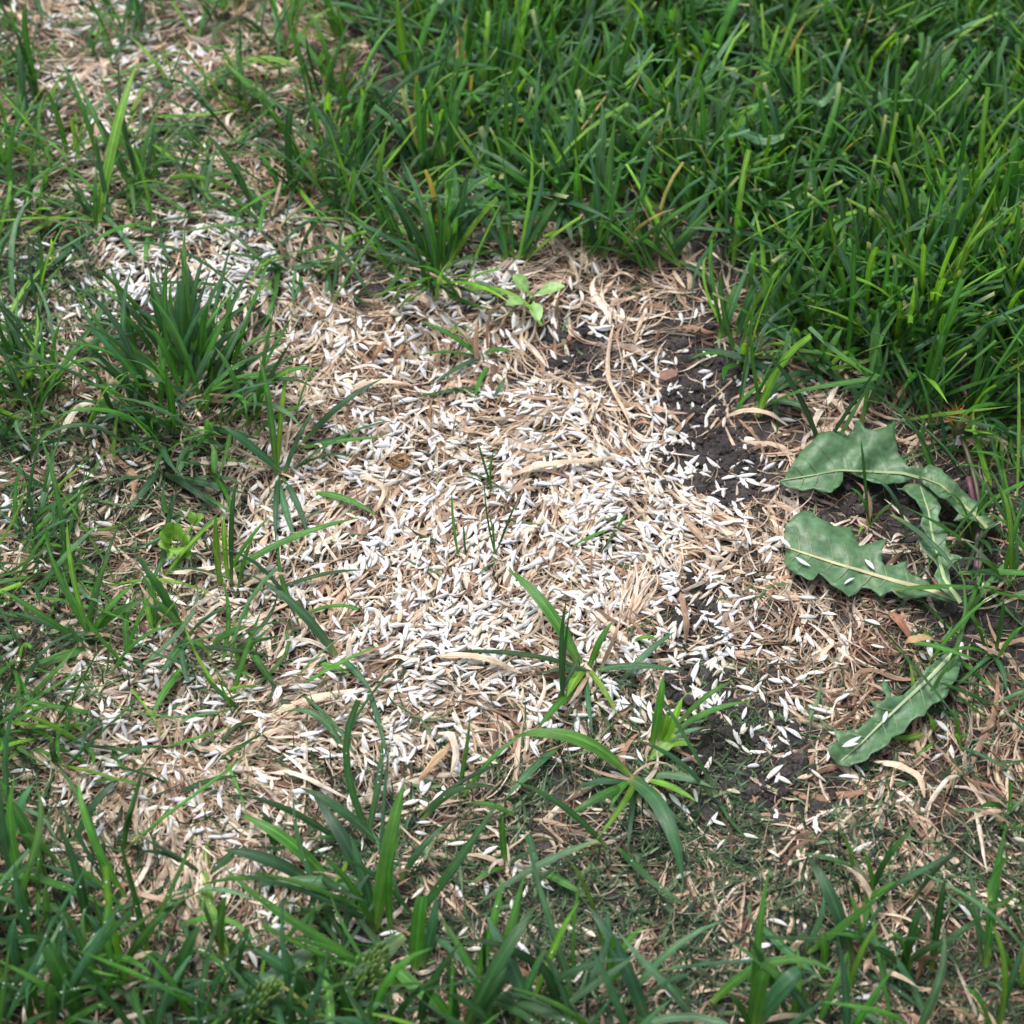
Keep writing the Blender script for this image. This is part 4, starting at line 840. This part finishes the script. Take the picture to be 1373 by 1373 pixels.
tuft('spiky tuft of thin blades rooted in the seed by the lawn', (590, 375), [(480, 230, 36, 3, 'm'), (500, 340, 14, 3, 'g'), (520, 250, 34, 2.6, 'd'), (555, 270, 34, 2.4, 'm'), (612, 290, 30, 2.6, 'm', (608, 345)), (565, 390, 5, 2.6, 'l'), (500, 400, 6, 2.4, 'l'), (585, 260, 36, 2.6, 'm'), (640, 395, 5, 2, 'd'), (540, 215, 40, 3.4, 'g'), (460, 330, 14, 3, 'b'), (450, 290, 20, 3, 'b')], (14, 40, 2.4, 'mmdl', .6, .009, False))
tuft('short clump of bright cut blades at the far end of the lawn', (940, 120), [(925, 60, 36, 4, 'l', None, 0, True), (945, 40, 40, 4, 'm', None, 0, True), (915, 75, 30, 4, 'l', None, 0, True), (1000, 80, 30, 4, 'm'), (960, 70, 34, 4, 'g'), (975, 20, 44, 4, 'm')], (10, 45, 3.2, 'mml', .5, .007, True))
tuft('two thick rolled blades lying across the lawn', (1055, 175), [(986, 168, 30, 6, 'g', (1052, 182, 28), 0, True), (1122, 113, 38, 5, 'g', (1088, 130, 34), 0, True), (1045, 135, 26, 4, 'g', (1120, 130, 20))])
# the big tuft of mown blades on the lawn's right side
tuft('dense upright tuft of square cut blades rising above the lawn', (1235, 425), [
    (1010, 400, 0.1, .1, 'd')][:0], (160, 54, 2.3, 'mmdllb', .42, .019, True))
tuft('second dense cut tuft standing behind the tallest lawn tuft', (1330, 330), [], (84, 52, 2.3, 'mmdll', .42, .017, True))

# lawn tufts set apart from the mass, with their own blades
LAWNMARKS = [(553, 125, 'the tall bright blade at the lawn edge'), (790, 170, 'the pale square cut stems'), (745, 285, 'the flowing low tuft'), (910, 352, 'the long yellow stem'), (940, 110, 'the clump of bright cut blades'), (1055, 165, 'the two thick rolled blades'),
             (1235, 400, 'the tallest upright tuft'), (1330, 300, 'the second dense cut tuft'), (1098, 490, 'the low blades over dark soil')]
FRONTMARKS = [(60, 1300, 'the wide yellow edged blade'), (490, 1310, 'the fluffy seed head'), (345, 1360, 'the smaller seed head'), (680, 1330, 'the broad blades before the clippings'), (812, 1320, 'the lime forked blades'), (1030, 1340, 'the two wide cut blades'), (1331, 1330, 'the jointed pale stem'), (1210, 1300, 'the dark upright blades'), (165, 1340, 'the long bowing stem')]
LEFTMARKS = [(250, 500, 'the large dark tuft'), (126, 200, 'the single broad lime blade'), (234, 90, 'the short lime blade'), (48, 90, 'the far bright upright blades'), (390, 220, 'the square cut upright blade'), (590, 350, 'the spiky tuft in the seed'), (400, 350, 'the dark drooping blades'), (553, 80, 'the tall bright blade at the lawn edge'), (300, 300, 'the long level blade')]
def rel(x, y, marks):
    m = min(marks, key=lambda m: (m[0]-x)**2+(m[1]-y)**2)
    return ('behind ' if y < m[1]-45 else ('in front of ' if y > m[1]+45 else 'beside '))+m[2]
pts = [(x+rng.normal(0, 12), y+rng.normal(0, 12)) for x, y in [(640, 60), (700, 90), (760, 20), (820, 60), (880, 20), (900, 150), (840, 180), (960, 210), (1010, 60), (1040, 240), (1080, 30), (1100, 200), (1150, 90), (1210, 50), (1190, 230), (1270, 110), (1320, 40), (1340, 180), (1260, 220), (980, 310), (1060, 330), (1130, 360), (930, 260), (880, 240), (1320, 440), (1100, 430), (1180, 160), (700, 20)]]
for x, y in pts:
    tuft('square tipped mown grass tuft '+rel(x, y, LAWNMARKS), (x, y), [], (22, 42, 2.2, 'mmmmdlgb', .6, .007, True), group='mown tufts '+rel(x, y, LAWNMARKS))
for x, y in [(40, 1400), (200, 1410), (400, 1420), (480, 1410), (560, 1430), (700, 1420), (800, 1410), (930, 1420), (150, 1320), (30, 1240), (250, 1430), (1100, 1420), (1250, 1420)]:
    tuft('broad leaved grass tuft '+rel(x, y, FRONTMARKS), (x, y), [], (8, 46, 2.7, 'bmdmg', .85, .008, False), group='broad leaved tufts '+rel(x, y, FRONTMARKS))
for x, y in [(20, 500), (60, 520), (30, 560), (15, 300), (90, 215), (20, 200), (330, 150), (420, 130), (450, 210), (470, 290), (380, 60), (300, 20), (520, 310), (420, 260)]:
    tuft('fine bladed grass tuft '+rel(x, y, LEFTMARKS), (x, y), [], (12, 40, 2.0, 'mmdgl', .6, .006, False), group='fine bladed tufts '+rel(x, y, LEFTMARKS))

# ------------------------------------------------------------------ green seed heads
def panicle(label, base, top, zt):
    r = gp(*base, 0); t = gp(*top, zt); e = empty('seed_head', r); tag(e, label, 'seed head')
    s = np.linspace(0, 1, 12)[:, None]; p = r*(1-s)+t*s; p[:, 2] += .004*np.sin(s[:, 0]*3)
    tube('stem', p, np.linspace(.0009, .0004, 12), srgb(110, 150, 70), e, loc=r)
    ax = (t-r)/np.linalg.norm(t-r)
    for k in range(58):
        q = .38+.62*(k/57); c = r*(1-q)+t*q; c[2] += .004*math.sin(q*3); a = k*2.4; spr = (.0052*(1.15-q)*1.6+.0006)*rng.uniform(.3, 1.1)
        d = np.array([math.cos(a), math.sin(a)*.8, .35*math.sin(a*1.7)])*spr+ax*.003
        b0 = c+d-r; b1 = b0+ax*.0030+d*.25
        m = (b0+b1)/2
        tube('spikelet', [b0, b0*.7+b1*.3, m*.4+b1*.6, b1], [.0002, .00062, .00055, .0001], srgb(112, 142, 76)*rng.uniform(.75, 1.15), e, sides=6)
panicle('fluffy green grass seed head rising in the front grass', (462, 1362), (508, 1284), .034)
panicle('smaller green seed head at the very front of the grass', (322, 1400), (362, 1330), .03)

# ------------------------------------------------------------------ the lawn itself (uncountable blades)
def lawn(name, label, px, py, Lm, Wm, lean0, lean1, codes, probs, cutp, per, sd0=.22, clump=0):
    out = None
    if clump:      # blades gathered in clumps that lean outwards from their middle
        ci = np.floor(px/clump); cj = np.floor(py/clump)
        cx = (ci+.5+.8*(nC(ci*1.7+.3, cj*2.3+.6)-.5))*clump; cy = (cj+.5+.8*(nD(ci*2.1+.4, cj*1.3+.2)-.5))*clump
        q = rng.uniform(.45, .95, len(px)); px = cx+(px-cx)*q; py = cy+(py-cy)*q
        out = np.arctan2(-(py-cy), px-cx)+rng.normal(0, .5, len(px))
    P0 = onground(px, py); k = rng.integers(per[0], per[1]+1, len(px)); P0 = np.repeat(P0, k, 0); B = len(P0)
    P0[:, :2] += rng.normal(0, .0013, (B, 2))
    az0 = np.repeat(6.283*nA(px/170+7, py/170)*1.6+rng.normal(0, .8, len(px)), k)
    az = az0+rng.normal(0, 1.0, B) if out is None else np.repeat(out, k)+rng.normal(0, .7, B)
    L = Lm*rng.lognormal(0, .28, B).clip(.45, 1.7); Wd = Wm*rng.lognormal(0, .26, B).clip(.5, 1.6)
    a0 = np.abs(rng.normal(lean0, sd0, B)); a1 = a0+np.abs(rng.normal(lean1, .4, B))
    cut = rng.random(B) < cutp
    V, F, UV, T = arc_blades(P0, az, L, a0, a1, Wd, list(rng.choice(list(codes), B, p=probs)), cut, n=7, browntip=.35*cutp)
    o = obj(name, mesh_from(name, V, F, UV, T), M_GRASS); tag(o, label, 'grass', kind='stuff')
    return V.reshape(B, 7, 3, 3)
px, py = cells(GRASS, 1.0)
isT = (px > 440) & (py < 560)
isT &= (px+py*.0 > 560) | (py < 250)
isB = (py > 1080)
dens = np.where(isT, 1.5*nD(px/45, py/45)+.40, np.where(isB, np.where(px < 480, .24, np.where(px < 900, .17, .13)), np.where(py < 420, .95, .62)))
dens = np.where((px > 560) & (px < 1060) & (py > 700) & (py < 1210), .12, dens)
keep = rng.random(len(px)) < dens
lw = isT & keep
lawn('lawn_grass', 'thick mown green lawn around the far side of the bare patch', px[lw], py[lw], .037, .0021, .48, .40, 'mdblgy', [.46, .15, .13, .14, .10, .02], .6, (3, 5), .34, 105)
lw = isB & keep
FV = lawn('front_grass', 'lush broad bladed grass in front of the bare patch', px[lw], py[lw], .040, .0021, .66, .5, 'bdmgly', [.24, .22, .36, .10, .07, .01], .15, (2, 3), .32)
lw = ~isT & ~isB & keep
lawn('sparse_grass', 'sparse thin green blades growing through straw and seed', px[lw], py[lw], .034, .0016, .80, .50, 'mdblg', [.44, .16, .16, .12, .12], .12, (2, 3), .34)
lw = isT & (rng.random(len(px)) < .38)
lawn('lawn_underlayer', 'flattened blue green blades lying low in the thick lawn', px[lw], py[lw], .042, .0026, .95, .45, 'bgm', [.35, .40, .25], .3, (1, 2))
# lawn going on beyond the photographed square
def beyond():
    n = 10000; x = rng.uniform(-.62, .62, n); y = rng.uniform(-.50, .75, n)
    P = np.stack([x, y, terrain(x, y)], -1); px, py, _ = w2px(P)
    out = (px < -150) | (px > PXN+150) | (py < -150) | (py > PXN+150)
    lawn('outer_lawn', 'green lawn continuing beyond the bare patch', px[out], py[out], .040, .0032, .3, .8, 'mdbl', [.45, .25, .2, .1], .4, (2, 3))
beyond()

# white dust specks clinging to the front blades
def specks():
    b = rng.integers(0, len(FV), 420); k = rng.integers(2, 6, 420); f = rng.random((420, 1))
    c = FV[b, k, 1]*(1-f)+FV[b, k+1, 1]*f+np.array([0, -.0001, .0002]); r = rng.uniform(.00022, .0005, 420)
    V = np.array([[1, 0, 0], [-1, 0, 0], [0, 1, 0], [0, -1, 0], [0, 0, 1], [0, 0, -1]], float)*.9
    F = np.array([(0, 2, 4), (2, 1, 4), (1, 3, 4), (3, 0, 4), (2, 0, 5), (1, 2, 5), (3, 1, 5), (0, 3, 5)])
    VV = (V[None]*r[:, None, None]+c[:, None]).reshape(-1, 3); FF = (F[None]+np.arange(420)[:, None, None]*6).reshape(-1, 3)
    o = obj('dust_specks', mesh_from('dust_specks', VV, FF), plain('white_dust', (.8, .8, .8), .8, .05))
    tag(o, 'tiny white dust specks clinging to the front grass blades', 'dust', kind='stuff')
specks()
